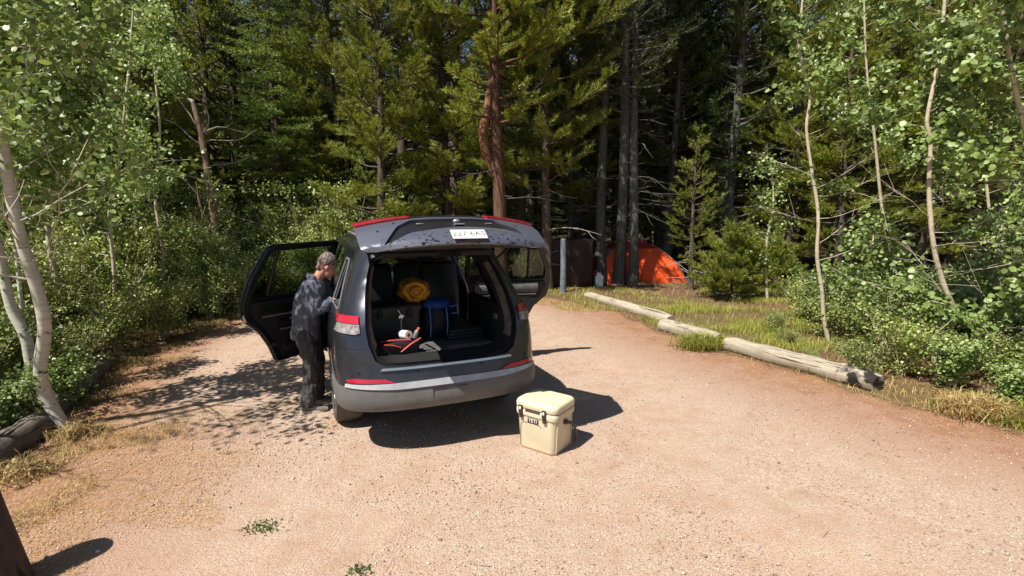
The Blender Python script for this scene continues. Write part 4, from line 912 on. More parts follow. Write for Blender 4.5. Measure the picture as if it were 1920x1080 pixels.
# ------------------------------------------------------------------ vegetation builders
def unit(v): return v / np.maximum(np.linalg.norm(v, axis=-1, keepdims=True), 1e-9)
def needles(C, A, k, length, width, spread):
    """k thin triangular needles fanned round axis A at every centre C"""
    n = len(C); rv = rng.normal(size=(n, k, 3)); A3 = A[:, None, :]; rv = unit(rv - (rv * A3).sum(-1, keepdims=True) * A3)
    sp = spread * rng.uniform(.5, 1.2, (n, k, 1)); d = unit(A3 * np.cos(sp) + rv * np.sin(sp)); L = length * rng.uniform(.7, 1.15, (n, k, 1))
    s = unit(np.cross(d, rng.normal(size=(n, k, 3)))) * width * .5
    b = C[:, None, :] + A3 * rng.uniform(-.5, .5, (n, k, 1)) * length
    V = np.stack([b - s, b + s, b + d * L], 2).reshape(-1, 3)
    return V, np.arange(len(V)).reshape(-1, 3)
LT = np.array([(0, 0, 0), (.46, .28, .06), (.40, .74, .05), (0, 1.05, -.04), (-.40, .74, .05), (-.46, .28, .06)])
def leaf_frames(N, D):
    N = unit(N); D = unit(D - (D * N).sum(-1, keepdims=True) * N); return np.cross(D, N), D, N
def leaves(C, N, D, size):
    Xa, Ya, Za = leaf_frames(N, D); s = size[:, None, None]
    V = C[:, None, :] + s * (LT[None, :, 0:1] * Xa[:, None] + LT[None, :, 1:2] * Ya[:, None] + LT[None, :, 2:3] * Za[:, None])
    o = (np.arange(len(C)) * 6)[:, None]
    return V.reshape(-1, 3), [np.concatenate([o + np.array([0, 1, 2, 3]), o + np.array([0, 3, 4, 5])], 0)]
def lerp_pts(P, t):
    P = [Vector(p) for p in P]; f = t * (len(P) - 1); i = min(int(f), len(P) - 2); return P[i].lerp(P[i + 1], f - i), (P[i + 1] - P[i]).normalized()

def pine_meshes(seed, h, zb, rad, n_need=12, bare=None, nl=.11, nw=.012, dens_=1.0, seg=8, step=.42, mat='pine', bark='bark', r0=None):
    """trunk, crown and dead lower limbs of one pine, z up from its foot"""
    rn = random.Random(seed); r0 = r0 or h * .0125 + .03
    tp = [Vector((.10 * math.sin(z * .5 + seed), .08 * math.cos(z * .4 + seed), z)) - Vector((.10 * math.sin(seed), .08 * math.cos(seed), 0)) for z in np.linspace(0, h, 16)]
    tk = MB().tube([p - Vector((0, 0, .1 if i == 0 else 0)) for i, p in enumerate(tp)], [r0 * (1 - .93 * i / 15) * (1.25 if i == 0 else 1) for i in range(16)], seg, True, .08, 1, seed)
    C = []; A = []; lim = MB(); dead = MB(); z = zb
    while z < h * .99:
        t = (z - zb) / (h - zb); prof = (.55 + .45 * min(1, t * 4)) * (1 - t) ** .65 + .08
        for k in range(rn.randint(3, 5)):
            az = rn.uniform(0, 6.283); L = rad * prof * rn.uniform(.55, 1.12); rise = -.18 + .75 * t + rn.uniform(-.15, .2)
            base, _ = lerp_pts(tp, min(1, z / h)); base = base + Vector((0, 0, rn.uniform(-.15, .15)))
            d = Vector((math.cos(az), math.sin(az), rise)).normalized(); pts = [base]; cur = d.copy()
            for q in range(5):
                cur = (cur + Vector((rn.uniform(-.2, .2), rn.uniform(-.2, .2), .10 + rn.uniform(-.08, .12)))).normalized(); pts.append(pts[-1] + cur * L / 5)
            if L > rad * .3: lim.tube(pts, [r0 * .22 * (1 - .85 * q / 5) for q in range(6)], 4, False)
            ntw = max(3, int(L * 6.0 * dens_))
            for q in range(ntw):
                u = .30 + .70 * (q + rn.random()) / ntw; p, dr = lerp_pts(pts, min(1, u)); sl = L * .30 * (1.15 - u) + .12
                sd = dr.cross(Vector((0, 0, 1))).normalized() * rn.choice((-1, 1)); td = (dr * rn.uniform(.3, 1) + sd * rn.uniform(.3, 1) + Vector((0, 0, rn.uniform(-.1, .55)))).normalized()
                m_ = max(1, int(sl / .10))
                for w in range(m_):
                    C.append(tuple(p + td * (sl * (w + .5) / m_) + Vector((rn.uniform(-.02, .02),) * 3))); A.append(tuple((td + Vector((rn.uniform(-.3, .3), rn.uniform(-.3, .3), rn.uniform(0, .4)))).normalized()))
        z += step * rn.uniform(.7, 1.2) * (1 - .35 * t)
    for k in range(bare if bare is not None else int(zb * 3)):
        zz = rn.uniform(zb * .25, zb * 1.25); az = rn.uniform(0, 6.283); L = rn.uniform(.4, rad * .75); base, _ = lerp_pts(tp, min(1, zz / h)); cur = Vector((math.cos(az), math.sin(az), rn.uniform(-.35, .25))).normalized(); pts = [base]
        for q in range(5): cur = (cur + Vector((rn.uniform(-.3, .3), rn.uniform(-.3, .3), rn.uniform(-.22, .2)))).normalized(); pts.append(pts[-1] + cur * L / 5)
        dead.tube(pts, [.016, .013, .011, .009, .006, .003], 4, False)
        for w in range(2):
            p, dr = lerp_pts(pts, rn.uniform(.3, .8)); e = (dr + Vector((rn.uniform(-.9, .9), rn.uniform(-.9, .9), rn.uniform(-.4, .5)))).normalized(); dead.tube([p, p + e * L * .2, p + e * L * .35 + Vector((0, 0, .04))], [.007, .005, .002], 3, False)
    V, F = needles(np.array(C), np.array(A), n_need, nl, nw, .75)
    crown = npmesh('crown', V, F, M[mat]); tm = pymesh('trunk', tk.V, tk.F, M[bark]); autosmooth(tm, 50)
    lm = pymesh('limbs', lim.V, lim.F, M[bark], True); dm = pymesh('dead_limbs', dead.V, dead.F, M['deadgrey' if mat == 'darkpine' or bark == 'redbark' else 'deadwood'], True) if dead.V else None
    return tm, crown, lm, dm
def fir_meshes(seed, h, zb, rad, mat='fir', step=.30, k_=8):
    rn = random.Random(seed); r0 = h * .012 + .03
    tk = MB().tube([(0, 0, z - (.1 if z == 0 else 0)) for z in np.linspace(0, h, 10)], [r0 * (1 - .95 * i / 9) for i in range(10)], 8, True, .08, 1, seed); C = []; A = []; lim = MB(); z = zb
    while z < h * .985:
        t = (z - zb) / (h - zb); Lm = rad * (1 - t) ** .8 + .06; nb = rn.randint(5, 7)
        for k in range(nb):
            az = 6.283 * (k + rn.uniform(-.35, .35)) / nb + z; L = Lm * rn.uniform(.65, 1.1); droop = rn.uniform(-.22, .02); base = Vector((0, 0, z + rn.uniform(-.1, .1))); d = Vector((math.cos(az), math.sin(az), droop))
            side = Vector((-math.sin(az), math.cos(az), 0)); tipl = base + d * L + Vector((0, 0, .14 * L)); 
            if L > .3: lim.tube([base, base + d * L * .6, tipl], [.018, .011, .003], 3, False)
            nt_ = max(3, int(L / .085))
            for q in range(nt_):
                u = .12 + .88 * q / nt_; p = base + d * (L * u) + Vector((0, 0, .14 * L * u * u)); tl = (.12 + .42 * L * (1 - u) * min(1, u * 3.5)) * rn.uniform(.6, 1.1); sd = side * (1 if q % 2 else -1); td = (sd * .8 + Vector((d.x, d.y, 0)) * .6 + Vector((0, 0, rn.uniform(-.18, .05)))).normalized()
                m_ = max(1, int(tl / .085))
                for w in range(m_): C.append(tuple(p + td * (tl * (w + .3) / m_))); A.append(tuple(td))
            C.append(tuple(tipl)); A.append(tuple(Vector((d.x, d.y, .2)).normalized()))
        z += step * rn.uniform(.75, 1.25) * (1 - .3 * t)
    C = np.array(C); A = np.array(A); V, F = needles(C, A, k_, .085, .020, .85); V[:, 2] += 0
    tm = pymesh('trunk', tk.V, tk.F, M['bark']); autosmooth(tm, 50)
    return tm, npmesh('crown', V, F, M[mat]), pymesh('limbs', lim.V, lim.F, M['bark'], True), None
def plant_conifer(ms, name, x, y, label, group=None, rz=None, s=1.0, z=None, tilt=(0, 0)):
    o = empty(name, (x, y, gz_at(x, y) - .05 if z is None else z), random.uniform(0, 6.28) if rz is None else rz, label=label, category='tree')
    if group: o['group'] = group
    o.scale = (s, s, s); o.rotation_euler[0], o.rotation_euler[1] = tilt
    for me, nm in zip(ms, ('trunk', 'crown', 'limb', 'dead_limb')):
        if me:
            c = link(nm, me, o)
            if nm in ('crown', 'limb', 'dead_limb'): c['kind'] = 'stuff'
    return o

def broadleaf(name, stems, label, group=None, leaf_n=1500, leaf_size=.045, n_obj=0, spread=.9, branch_from=.3, nb=16, bl=1.1, mat_t='aspen', mat_l='aspenleaf', seed=1, bias=(0, 0, 0), dead=3, clump=.26, cat='tree', near=None):
    """stems: [(points, r0, r1)] in world space. Each limb that shows is a part; leaves nearest the camera are parts, the rest one piece"""
    rn = random.Random(seed); base = Vector(stems[0][0][0]); o = empty(name, base, 0, label=label, category=cat)
    if group: o['group'] = group
    off = base; C = []; D = []
    for (pts, r0, r1) in stems:
        P = [Vector(p) - off for p in pts]; sm = []
        for i in range(len(P) - 1):      # smooth the path
            a = P[max(i - 1, 0)]; b_, c = P[i], P[i + 1]; d = P[min(i + 2, len(P) - 1)]
            for t in (0, .25, .5, .75): sm.append(.5 * ((2 * b_) + (c - a) * t + (2 * a - 5 * b_ + 4 * c - d) * t * t + (3 * b_ - a - 3 * c + d) * t ** 3))
        sm.append(P[-1]); n = len(sm); rr = [r0 + (r1 - r0) * i / (n - 1) for i in range(n)]; rr[0] *= 1.25
        MB().tube(sm, rr, 12 if r0 > .03 else 7, True, .1, 1, seed).build('trunk' if r0 > .03 else 'stem', M[mat_t], o, 60)
        for k in range(nb):
            u = branch_from + (1 - branch_from) * (k + rn.random()) / nb; p, dr = lerp_pts(sm, min(.999, u)); az = rn.uniform(0, 6.283)
            cur = (Vector((math.cos(az), math.sin(az), rn.uniform(-.05, .6))) + Vector(bias)).normalized(); L = bl * rn.uniform(.5, 1.15) * (1.15 - .6 * u); bp = [p]
            for q in range(6): cur = (cur + Vector((rn.uniform(-.28, .28), rn.uniform(-.28, .28), rn.uniform(-.12, .25)))).normalized(); bp.append(bp[-1] + cur * L / 6)
            br = max(.004, r0 * .22 * (1.1 - u)); isdead = k < dead
            mb = MB().tube(bp, [br * (1 - .8 * q / 6) for q in range(7)], 5, False)
            tws = []
            for w in range(5):
                q, dd = lerp_pts(bp, rn.uniform(.25, .98)); e = (dd + Vector((rn.uniform(-1, 1), rn.uniform(-1, 1), rn.uniform(-.5, .7)))).normalized(); tl = L * rn.uniform(.15, .38); t2 = q + e * tl + Vector((0, 0, rn.uniform(-.04, .04)))
                mb.tube([q, q + e * tl * .5 + Vector((rn.uniform(-.02, .02),) * 3), t2], [br * .4, br * .3, .0015], 3, False); tws.append((q, t2))
            mb.build('branch', M['palebranch'] if isdead else M[mat_t], o, 60)
            if isdead: continue
            nl = int(leaf_n / (len(stems) * max(1, nb - dead)))
            for w in range(nl):
                a, b_ = rn.choice(tws) if rn.random() < .75 else (bp[3], bp[-1]); q = a.lerp(b_, rn.uniform(.2, 1.1)); C.append(tuple(q + Vector((rn.gauss(0, clump * .35), rn.gauss(0, clump * .35), rn.gauss(-.03, clump * .3)))))
    if C:
        C = np.array(C); n = len(C); N = unit(rng.normal(size=(n, 3)) + np.array([-.25, -.45, .75])); D = unit(rng.normal(size=(n, 3)) + np.array([0, 0, -.8])); sz = leaf_size * rng.uniform(.6, 1.2, n)
        if n_obj:
            W_ = C + np.array(off); u_ = W_[:, 0] / np.maximum(W_[:, 1], .1); v_ = (W_[:, 2] - CAMH) / np.maximum(W_[:, 1], .1); vis = (np.abs(u_) < 1.0) & (v_ < .42) & (v_ > -.5)
            order = np.argsort(np.linalg.norm(W_, axis=1) + (~vis) * 100); pick = order[:min(n_obj, int(vis.sum()))]; rest = np.setdiff1d(np.arange(n), pick)
            Xa, Ya, Za = leaf_frames(N, D)
            for i in pick:
                m = Matrix(((Xa[i][0] * sz[i], Ya[i][0] * sz[i], Za[i][0] * sz[i], C[i][0]), (Xa[i][1] * sz[i], Ya[i][1] * sz[i], Za[i][1] * sz[i], C[i][1]), (Xa[i][2] * sz[i], Ya[i][2] * sz[i], Za[i][2] * sz[i], C[i][2]), (0, 0, 0, 1)))
                l = link('leaf', LEAFME[mat_l], o); l.matrix_local = m
            C, N, D, sz = C[rest], N[rest], D[rest], sz[rest]
        V, F = leaves(C, N, D, sz); lf = link('leaves', npmesh('leaves', V, F, M[mat_l]), o, kind='stuff')
    return o
LV, LF = leaves(np.zeros((1, 3)), np.array([[0, 0, 1.]]), np.array([[0, 1., 0]]), np.array([1.]))
LEAFME = {k: npmesh('leaf_' + k, LV, LF, M[k]) for k in ('aspenleaf', 'shrubleaf')}

def shrub_mesh(seed, h, r, n, size, stems=9, mat='shrubleaf'):
    rn = random.Random(seed); st_ = MB(); C = []
    for k in range(stems):
        az = rn.uniform(0, 6.283); lean = rn.uniform(.1, 1) * r; top = Vector((math.cos(az) * lean, math.sin(az) * lean, h * rn.uniform(.6, 1.08))); mid = top * .5 + Vector((rn.uniform(-.1, .1), rn.uniform(-.1, .1), .08)); pts = [Vector((rn.uniform(-.08, .08), rn.uniform(-.08, .08), 0)), mid, top]
        st_.tube(pts, [.013, .008, .003], 4, False); tw = []
        for w in range(9):
            q, d = lerp_pts(pts, rn.uniform(.15, 1)); e = Vector((rn.uniform(-1, 1), rn.uniform(-1, 1), rn.uniform(-.3, .9))).normalized(); L = r * rn.uniform(.2, .5); tw.append((q, q + e * L)); st_.tube([q, q + e * L], [.004, .0015], 3, False)
        for w in range(n // stems):
            a, b_ = rn.choice(tw); q = a.lerp(b_, rn.uniform(.1, 1.15)); C.append(tuple(q + Vector((rn.gauss(0, .06), rn.gauss(0, .06), rn.gauss(0, .05)))))
    C = np.array(C); C = C[C[:, 2] > .02]; m = len(C); N = unit(rng.normal(size=(m, 3)) * .8 + np.array([-.2, -.3, .9])); D = unit(rng.normal(size=(m, 3)) + np.array([0, 0, -.4]))
    V, F = leaves(C, N, D, size * rng.uniform(.6, 1.25, m)); return npmesh('foliage', V, F, M[mat]), pymesh('stems', st_.V, st_.F, M['aspen_tan'], True)
def plant_shrub(ms, x, y, s, label, group, name='leafy_shrub', sz=1.0):
    o = empty(name, (x, y, gz_at(x, y) - .03), random.uniform(0, 6.28), label=label, category='shrub', group=group); o.scale = (s, s, s * sz)
    link('foliage', ms[0], o, kind='stuff'); link('stem', ms[1], o, kind='stuff'); return o

# ------------------------------------------------------------------ conifers
random.seed(21)
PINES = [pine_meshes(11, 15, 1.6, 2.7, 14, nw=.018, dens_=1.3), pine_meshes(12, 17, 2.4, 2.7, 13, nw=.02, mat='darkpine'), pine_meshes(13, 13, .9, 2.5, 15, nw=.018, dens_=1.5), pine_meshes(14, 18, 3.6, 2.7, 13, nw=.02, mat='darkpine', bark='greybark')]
BUSHY = [pine_meshes(15, 12, .7, 2.3, 24, nw=.0125, nl=.12, dens_=1.9, step=.40, r0=.13), pine_meshes(16, 12.5, 2.6, 2.4, 24, nw=.0125, nl=.12, dens_=1.8, step=.40, r0=.12)]
FIRS = [fir_meshes(31, 14, .8, 2.3, k_=11, step=.42), fir_meshes(32, 11, .6, 1.9, mat='darkpine')]
plant_conifer(FIRS[0], 'fir_tree', -7.2, 16.0, 'sunlit layered fir behind the open left door, its boughs in flat tiers')
plant_conifer(FIRS[0], 'fir_tree', -8.6, 21.0, 'taller fir behind and left of the sunlit layered fir', s=1.15)
plant_conifer(BUSHY[0], 'pine_tree', -3.7, 14.2, 'bushy sunlit pine just left of the red-barked double trunk, low boughs', s=1.05)
plant_conifer(BUSHY[1], 'pine_tree', -5.6, 17.0, 'pine standing between the layered fir and the bushy sunlit pine')
plant_conifer(BUSHY[0], 'pine_tree', -1.9, 15.4, 'sunlit pine close behind the left of the red-barked double trunk')
plant_conifer(BUSHY[1], 'pine_tree', 1.02, 14.2, 'pine left of the blue-grey pole, boughs hanging right of the red-barked trunk', rz=1.0, s=1.22)
plant_conifer(PINES[2], 'pine_tree', -11.7, 20.5, 'pine in the gap left of the layered fir, blue sky beside its top', s=1.1)
plant_conifer(PINES[0], 'pine_tree', -14.2, 25.5, 'farther pine in the gap behind the snag top')
plant_conifer(PINES[0], 'pine_tree', -16.6, 27.5, 'farthest pine in the gap behind the left aspens', s=1.1)
plant_conifer(BUSHY[1], 'pine_tree', -11.0, 13.2, 'olive-green pine rising out of the left thicket', rz=2.0)
plant_conifer(BUSHY[0], 'pine_tree', -13.6, 16.4, 'wide low-boughed pine at the far left behind the aspens')
plant_conifer(BUSHY[0], 'pine_tree', 8.9, 16.4, 'bushy pine behind the slim pale aspen')
plant_conifer(BUSHY[0], 'pine_tree', 12.2, 15.2, 'bushy pine behind the crooked two-footed aspen', rz=2.2)
plant_conifer(BUSHY[1], 'pine_tree', 15.6, 15.4, 'bushy pine at the right border of the forest')
plant_conifer(BUSHY[1], 'pine_tree', 2.0, 17.6, 'pine with yellow-green boughs reaching out above the brown locker', s=1.1)
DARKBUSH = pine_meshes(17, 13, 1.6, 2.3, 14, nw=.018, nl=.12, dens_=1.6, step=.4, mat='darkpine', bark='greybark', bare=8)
# red-barked double pine
rt_ = pine_meshes(77, 15, 4.6, 2.6, 17, r0=.20, bark='redbark', bare=16, nw=.018, nl=.12, dens_=2.4, step=.36)
o = plant_conifer(rt_, 'pine_tree', -.28, 13.3, 'large red-barked pine with a bowed second trunk behind the car roof', rz=.4)
q = MB(); pts = [Vector(p) for p in ((0, 0, 2.9), (-.16, -.05, 3.25), (-.38, -.1, 3.7), (-.46, -.12, 4.2), (-.30, -.12, 4.9), (-.20, -.1, 5.5), (-.22, -.1, 6.3), (.0, 0, 8))]
rm = Matrix.Rotation(-.4, 3, 'Z'); q.tube([rm @ p for p in pts], [.10, .125, .12, .115, .11, .10, .09, .06], 10, True, .08); q.build('second_trunk', M['orangebark'], o, 60)
# three grey-trunked pines by the tent
tall = pine_meshes(51, 17, 5.4, 2.4, mat='darkpine', bark='greybark', bare=26, r0=.165)
for x, y, s, lb in ((2.72, 15.35, 1, 'grey-barked pine trunk left of the tent, nearest the camp chair'), (3.22, 15.2, 1.08, 'grey-barked pine trunk crossing the left side of the tent'), (3.62, 15.0, .96, 'grey-barked pine trunk crossing the middle of the orange tent')):
    plant_conifer(tall, 'pine_tree', x, y, lb, 'grey trunks around the tent', s=s)
for x, y, k, lb in ((2.4, 18.3, 0, 'low-boughed pine filling the dark gap behind the brown locker'), (5.3, 17.4, 0, 'low-boughed pine close behind the right end of the tent'), (.2, 17.2, 0, 'low-boughed pine in the shade behind the car roof'), (7.0, 16.6, 0, 'low-boughed pine behind the young pine'), (4.0, 19.6, 0, 'low-boughed pine straight behind the tent')):
    plant_conifer(DARKBUSH, 'pine_tree', x, y, lb, s=random.uniform(.95, 1.15))
young = pine_meshes(61, 4.4, 1.0, 1.15, n_need=16, dens_=2.0, bare=14, nl=.10, nw=.011, step=.3)
plant_conifer(young, 'young_pine', 5.1, 14.3, 'young pine with a bare lower stem right of the tent')
low = pine_meshes(62, 1.7, .25, 1.25, n_need=20, dens_=4.2, bare=6, nl=.10, nw=.013, step=.11)
plant_conifer(low, 'low_pine', 5.55, 12.7, 'low bushy pine in sun at the back of the grass', s=1.0)
plant_conifer(low, 'low_pine', 7.6, 14.6, 'smaller low pine half hidden behind the right aspen stem', s=.8)
# wall of trees round the lot
mids = [(-15.5, 17, 2, 1), (-12.8, 14.6, 0, 1), (-12.4, 17.5, 2, 1.05), (-14.5, 21, 1, 1), (-10.2, 14.6, 2, .82), (-8.0, 20.5, 1, 1.05), (-4.2, 20, 1, 1), (-1.9, 18.2, 1, 1), (.7, 19.5, 3, 1), (3.0, 19.6, 1, 1), (5.4, 18.4, 3, 1.0), (6.6, 19.8, 1, 1.1),
        (7.4, 17.6, 3, 1), (9.3, 18.6, 0, 1.1), (11.0, 16.6, 2, 1.05), (12.8, 19.0, 0, 1.1), (14.6, 17.0, 2, 1), (16.6, 19.8, 1, 1), (18, 16.2, 0, 1), (9.8, 15.2, 2, .75), (13.6, 14.6, 2, .85), (-17.5, 14.5, 0, 1.1), (-10.6, 11.8, 0, .9), (-14.2, 11.5, 2, 1)]
MLAB = ['dark pine far left, behind the top of the thick white aspen', 'tall pine over the left bushes, left of the slender leafy aspen', 'sunlit pine between the slender leafy aspen and the snag', 'darker taller pine farther back behind the brown snag', 'smaller bushy pine just behind the brown snag',
 'dark pine right behind the layered fir', 'dark pine behind the bushy sunlit pine', 'dark pine behind the left of the red-barked trunk', 'grey pine just right of the red-barked trunk, farther back', 'dark pine rising behind the brown locker',
 'grey pine rising directly behind the orange tent', 'dark pine behind the right end of the tent', 'grey pine behind the young pine with the bare lower stem', 'green pine behind the low bushy pine', 'pine seen through the crown of the slim pale aspen', 'farther green pine right of the slim pale aspen',
 'pine right behind the crown of the crooked aspen', 'dark farther pine behind the crooked aspen', 'pine at the far right beyond the border aspen', 'short pine close behind the slim pale aspen', 'short pine right of the crooked aspen, above the bushes', 'pine beyond the left border of the gravel', 'nearest pine in the left thicket behind the aspens', 'pine at the far left edge of the thicket']
for i, (x, y, k, s) in enumerate(mids):
    plant_conifer(PINES[k], 'pine_tree', x, y, MLAB[i], 'front row pines', s=s)
cnt = 0; tried = 0; pos = [(x, y) for x, y, _, _ in mids]
while cnt < 250 and tried < 12000:
    tried += 1; y = 20 + 42 * random.random() ** 1.2; x = random.uniform(-1.15, 1.15) * (y + 3)
    if -.605 < x / y < -.535: continue
    if min((x - a) ** 2 + (y - b) ** 2 for a, b in pos) < (2.3 + (y - 20) * .03) ** 2: continue
    pos.append((x, y)); cnt += 1
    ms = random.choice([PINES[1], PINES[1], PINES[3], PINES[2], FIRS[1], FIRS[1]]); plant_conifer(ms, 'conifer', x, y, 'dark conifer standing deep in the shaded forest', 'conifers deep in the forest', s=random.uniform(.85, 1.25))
# the wood on the slope behind: one far mass
C = []; A = []
for i in range(700):
    y = random.uniform(46, 120); x = random.uniform(-1.2, 1.2) * y
    if -.60 < x / y < -.54 and y < 95: continue
    h = random.uniform(11, 17); z0 = gz_at(x, y); n = 90
    t = rng.random(n); a = rng.uniform(0, 6.28, n); r = 2.6 * (1 - t) ** .7 * rng.uniform(.5, 1, n)
    C.append(np.stack([x + r * np.cos(a), y + r * np.sin(a), z0 + .3 + t * h], 1)); A.append(unit(np.stack([np.cos(a), np.sin(a), np.full(n, -.15)], 1)))
V, F = needles(np.concatenate(C), np.concatenate(A), 6, 1.0, .45, .9); link('far_forest', npmesh('far_forest', V, F, M['darkpine']), kind='stuff')

# snag with a broken top on the left
sn = [at(437, 560, 12.6), at(415, 480, 12.6), at(402, 420, 12.6), at(398, 370, 12.6), at(385, 300, 12.7), at(375, 240, 12.7), at(362, 192, 12.7)]; sn[0].z = -.05
e_ = empty('dead_tree', sn[0], 0, label='dead brown snag with a pale broken top above the left bushes', category='tree'); L_ = [p - sn[0] for p in sn]
MB().tube(L_, [.12, .10, .095, .09, .075, .065, .05], 12, True, .15).build('trunk', M['snag'], e_, 60)
MB().tube([L_[-1], L_[-1] + Vector((-.06, 0, .06)), L_[-1] + Vector((-.13, 0, .09))], [.05, .035, .01], 8).build('broken_top', M['deadwood'], e_)
random.seed(5)
for k in range(9):
    p, d = lerp_pts(L_, random.uniform(.35, .98)); az = random.choice((0, 3.14)) + random.uniform(-.7, .7); pts = [p]; cur = Vector((math.cos(az), math.sin(az), random.uniform(0, .9))).normalized()
    for q in range(7): cur = (cur + Vector((random.uniform(-.45, .45), random.uniform(-.3, .3), random.uniform(-.35, .3)))).normalized(); pts.append(pts[-1] + cur * .2)
    MB().tube(pts, [.02, .016, .014, .011, .009, .007, .005, .003], 5).build('bare_branch', M['deadwood'], e_, 60)
s2 = [p - sn[0] for p in (at(404, 470, 12.5), at(385, 425, 12.4), at(372, 370, 12.4), at(368, 340, 12.4))]; MB().tube(s2, [.035, .03, .022, .012], 7).build('side_stem', M['snag'], e_, 60)

# ------------------------------------------------------------------ aspens
def pathat(pts, Y0, Y1=None, foot=True):
    out = [at(u, v, Y0 + ((Y1 or Y0) - Y0) * i / (len(pts) - 1)) for i, (u, v) in enumerate(pts)]
    if foot: out[0].z = -.08
    return out
broadleaf('aspen_tree', [(pathat([(128, 805), (88, 745), (76, 690), (84, 610), (66, 530), (40, 450), (18, 350), (0, 240), (-25, 120), (-45, -20), (-40, -220)], 4.9, 4.5), .062, .036)],
          'thick white leaning aspen growing over the dark log at left', leaf_n=4600, leaf_size=.062, n_obj=290, nb=26, bl=1.9, branch_from=.40, dead=5, seed=3, bias=(.25, .15, .1), clump=.34)
broadleaf('aspen_tree', [(pathat([(100, 770), (62, 690), (48, 630), (22, 580), (2, 490), (-18, 380), (-30, 200), (-40, 20)], 5.3, 5.2), .06, .03)],
          'second aspen stem leaning left behind the thick white aspen', leaf_n=2200, leaf_size=.06, n_obj=120, nb=14, bl=1.4, branch_from=.5, seed=4, bias=(.3, .1, .1), clump=.3)
broadleaf('aspen_tree', [(pathat([(72, 705), (48, 640), (42, 590), (34, 510), (28, 440), (30, 330)], 5.8, 5.9), .03, .014)],
          'thin pale aspen pole standing between the two leaning aspens', leaf_n=900, leaf_size=.055, n_obj=0, nb=8, bl=.8, branch_from=.6, seed=5)
broadleaf('aspen_tree', [(pathat([(120, 680), (110, 620), (116, 560), (100, 500), (90, 430), (92, 385), (108, 320), (116, 270), (122, 180)], 7.7, 7.6), .052, .02)],
          'crooked aspen in the left bushes, right of the thick white one', leaf_n=2600, leaf_size=.06, n_obj=60, nb=14, bl=1.2, branch_from=.5, seed=6, mat_t='aspen_tan')
broadleaf('aspen_tree', [(pathat([(210, 640), (215, 520), (205, 400), (225, 280), (240, 150), (250, 20)], 8.6, 8.6), .035, .015)],
          'slender leafy aspen left of the brown snag', leaf_n=4200, leaf_size=.06, n_obj=0, nb=20, bl=1.5, branch_from=.25, seed=16, mat_t='aspen_tan', clump=.3)
broadleaf('aspen_tree', [(pathat([(1556, 650), (1545, 600), (1541, 545), (1532, 480), (1534, 400), (1522, 320), (1512, 240), (1518, 180), (1498, 90), (1505, 0), (1510, -80)], 8.4, 8.3), .036, .014)],
          'slim straight pale aspen at the far end of the charred log', leaf_n=1500, leaf_size=.078, n_obj=280, nb=22, bl=1.45, branch_from=.28, seed=8, mat_t='aspen_tan', dead=8, clump=.19)
broadleaf('aspen_tree', [(pathat([(1762, 702), (1752, 668), (1778, 622), (1790, 588), (1768, 530), (1752, 470), (1744, 400), (1742, 340), (1745, 265), (1738, 225), (1752, 150), (1766, 60), (1776, -60)], 6.9, 6.8), .040, .018),
                         (pathat([(1856, 700), (1848, 650), (1832, 610), (1795, 590)], 6.95, 6.9), .032, .03)],
          'crooked two-footed aspen rising from the right-hand bushes', leaf_n=3000, leaf_size=.078, n_obj=290, nb=26, bl=1.5, branch_from=.26, seed=9, mat_t='aspen_tan', dead=11, clump=.20)
broadleaf('aspen_tree', [(pathat([(1990, 720), (1975, 560), (1960, 420), (1930, 280), (1900, 150), (1880, 20)], 6.4, 6.1), .04, .02)],
          'aspen at the right border whose boughs hang into view', leaf_n=2800, leaf_size=.078, n_obj=240, nb=22, bl=1.6, branch_from=.25, seed=10, mat_t='aspen_tan', bias=(-.35, 0, 0), clump=.22, dead=5)
broadleaf('aspen_tree', [(pathat([(1690, 610), (1680, 520), (1655, 400), (1640, 260), (1625, 130), (1620, 0)], 9.6, 9.5), .035, .014)],
          'leafy aspen behind, between the slim and the crooked aspens', leaf_n=1600, leaf_size=.07, n_obj=0, nb=16, bl=1.3, branch_from=.3, seed=12, mat_t='aspen_tan', dead=3, clump=.26)

broadleaf('aspen_tree', [([(-6.3, 2.9, -.05), (-6.25, 2.9, 1.5), (-6.1, 2.8, 3.2), (-6.2, 2.9, 5), (-6.1, 3.0, 6.8)], .06, .02)], 'aspen standing beyond the left border whose branches shade the gravel', leaf_n=800, leaf_size=.06, nb=16, bl=1.9, branch_from=.4, seed=51, bias=(.35, .1, 0), clump=.4)
for k, (pts, Y0, lb, n_, sd_) in enumerate((
    ([(300, 600), (305, 480), (290, 360), (300, 250), (290, 120), (300, 20)], 10.2, 'leafy aspen sapling just left of the brown snag', 3000, 41),
    ([(40, 560), (30, 430), (60, 300), (50, 150), (60, 0)], 9.4, 'leafy aspen far back at the left border', 3600, 42),
    ([(170, 600), (165, 480), (150, 350), (160, 220), (150, 60)], 10.8, 'leafy aspen behind the crooked aspen in the left bushes', 3400, 43),
    ([(1880, 600), (1870, 480), (1850, 350), (1860, 200), (1850, 20)], 9.2, 'leafy aspen behind the border aspen at the right', 3200, 44),
    ([(1440, 560), (1436, 470), (1450, 380), (1445, 300)], 12.4, 'small aspen sapling between the low pine and the slim aspen', 700, 45),
    ([(1640, 640), (1650, 560), (1635, 490), (1640, 430)], 8.2, 'short leafy aspen sapling right of the slim pale aspen', 1300, 46),
    ([(1870, 660), (1880, 590), (1868, 500), (1880, 420)], 7.6, 'short leafy aspen sapling right of the crooked aspen', 1500, 47))):
    broadleaf('aspen_tree', [(pathat(pts, Y0), .034, .012)], lb, leaf_n=n_, leaf_size=.065 if k < 5 else .07, nb=18, bl=1.5 if k < 4 else .8, branch_from=.2, seed=sd_, mat_t='aspen_tan', dead=1, clump=.34)

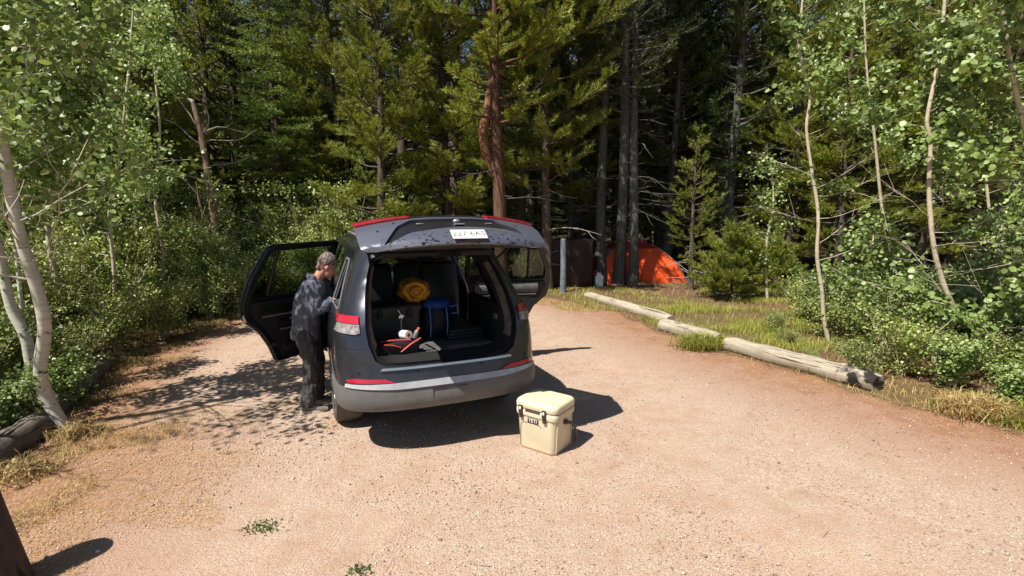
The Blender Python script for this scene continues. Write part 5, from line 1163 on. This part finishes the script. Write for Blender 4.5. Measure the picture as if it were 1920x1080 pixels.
# ------------------------------------------------------------------ bushes
random.seed(33)
SH_ = [shrub_mesh(1, 1.5, .9, 4200, .041, 12), shrub_mesh(2, 1.9, 1.0, 4800, .043, 12), shrub_mesh(3, 1.1, .8, 3000, .04, 11), shrub_mesh(4, 1.3, .85, 2600, .065, mat='aspenleaf')]
pos = []; k = 0
while len(pos) < 96 and k < 20000:
    k += 1; x = random.uniform(-13, -3.6); y = random.uniform(3.2, 16); d = dist_lot(x, y)
    if d > -.42 or d < -6.5 or (x > -2 and y > 12) or abs(x) > 1.12 * y + .8: continue
    if any((x - a) ** 2 + (y - b) ** 2 < .62 ** 2 for a, b in pos): continue
    if (x + 4.45) ** 2 + (y - 4.4) ** 2 < .45 or (-5.3 < x and y < 5.4): continue
    pos.append((x, y)); s = .55 + .65 * min(1, -d / 2.2); s *= random.uniform(.8, 1.2)
    plant_shrub(random.choice(SH_[:3]), x, y, s, 'leafy green bush in the thicket along the left edge of the gravel', 'bushes of the left thicket', sz=random.uniform(.9, 1.2))
for x, y, s in ((-5.0, 4.75, .5), (-5.25, 4.0, .55), (-5.0, 5.4, .45), (-5.6, 4.7, .8)): plant_shrub(SH_[3], x, y, s, 'round-leaved bush between the dark log and the left border', 'bushes behind the dark log')
for x, y, s in ((-4.0, 13.6, .9), (-2.7, 14.0, .8), (-1.6, 14.6, .8), (-5.2, 13.2, 1.0), (-3.3, 15.2, 1.2), (.4, 15.2, .7)):
    plant_shrub(random.choice(SH_[:3]), x, y, s, 'bright green bush growing behind the car at the forest foot', 'bushes behind the car')
pos = []; k = 0
while len(pos) < 42 and k < 9000:
    k += 1; x = random.uniform(4.6, 12); y = random.uniform(4.8, 11.5); d = dist_lot(x, y)
    if d > -.5 or x < 4.5 + max(0, y - 6.2) * .40 or x > 1.12 * y + .4: continue
    if any((x - a) ** 2 + (y - b) ** 2 < .55 ** 2 for a, b in pos): continue
    pos.append((x, y)); plant_shrub(random.choice(SH_[2:]), x, y, random.uniform(.45, .85), 'round-leaved low bush at the foot of the right-hand aspens', 'low bushes under the right aspens')
for x, y, s in ((5.0, 9.3, .4), (4.6, 8.2, .3), (6.9, 12.3, .5), (4.35, 7.2, .25), (5.9, 12.6, .45)): plant_shrub(SH_[2], x, y, s, 'small seedling bush standing alone in the sunny grass', 'seedlings in the grass')
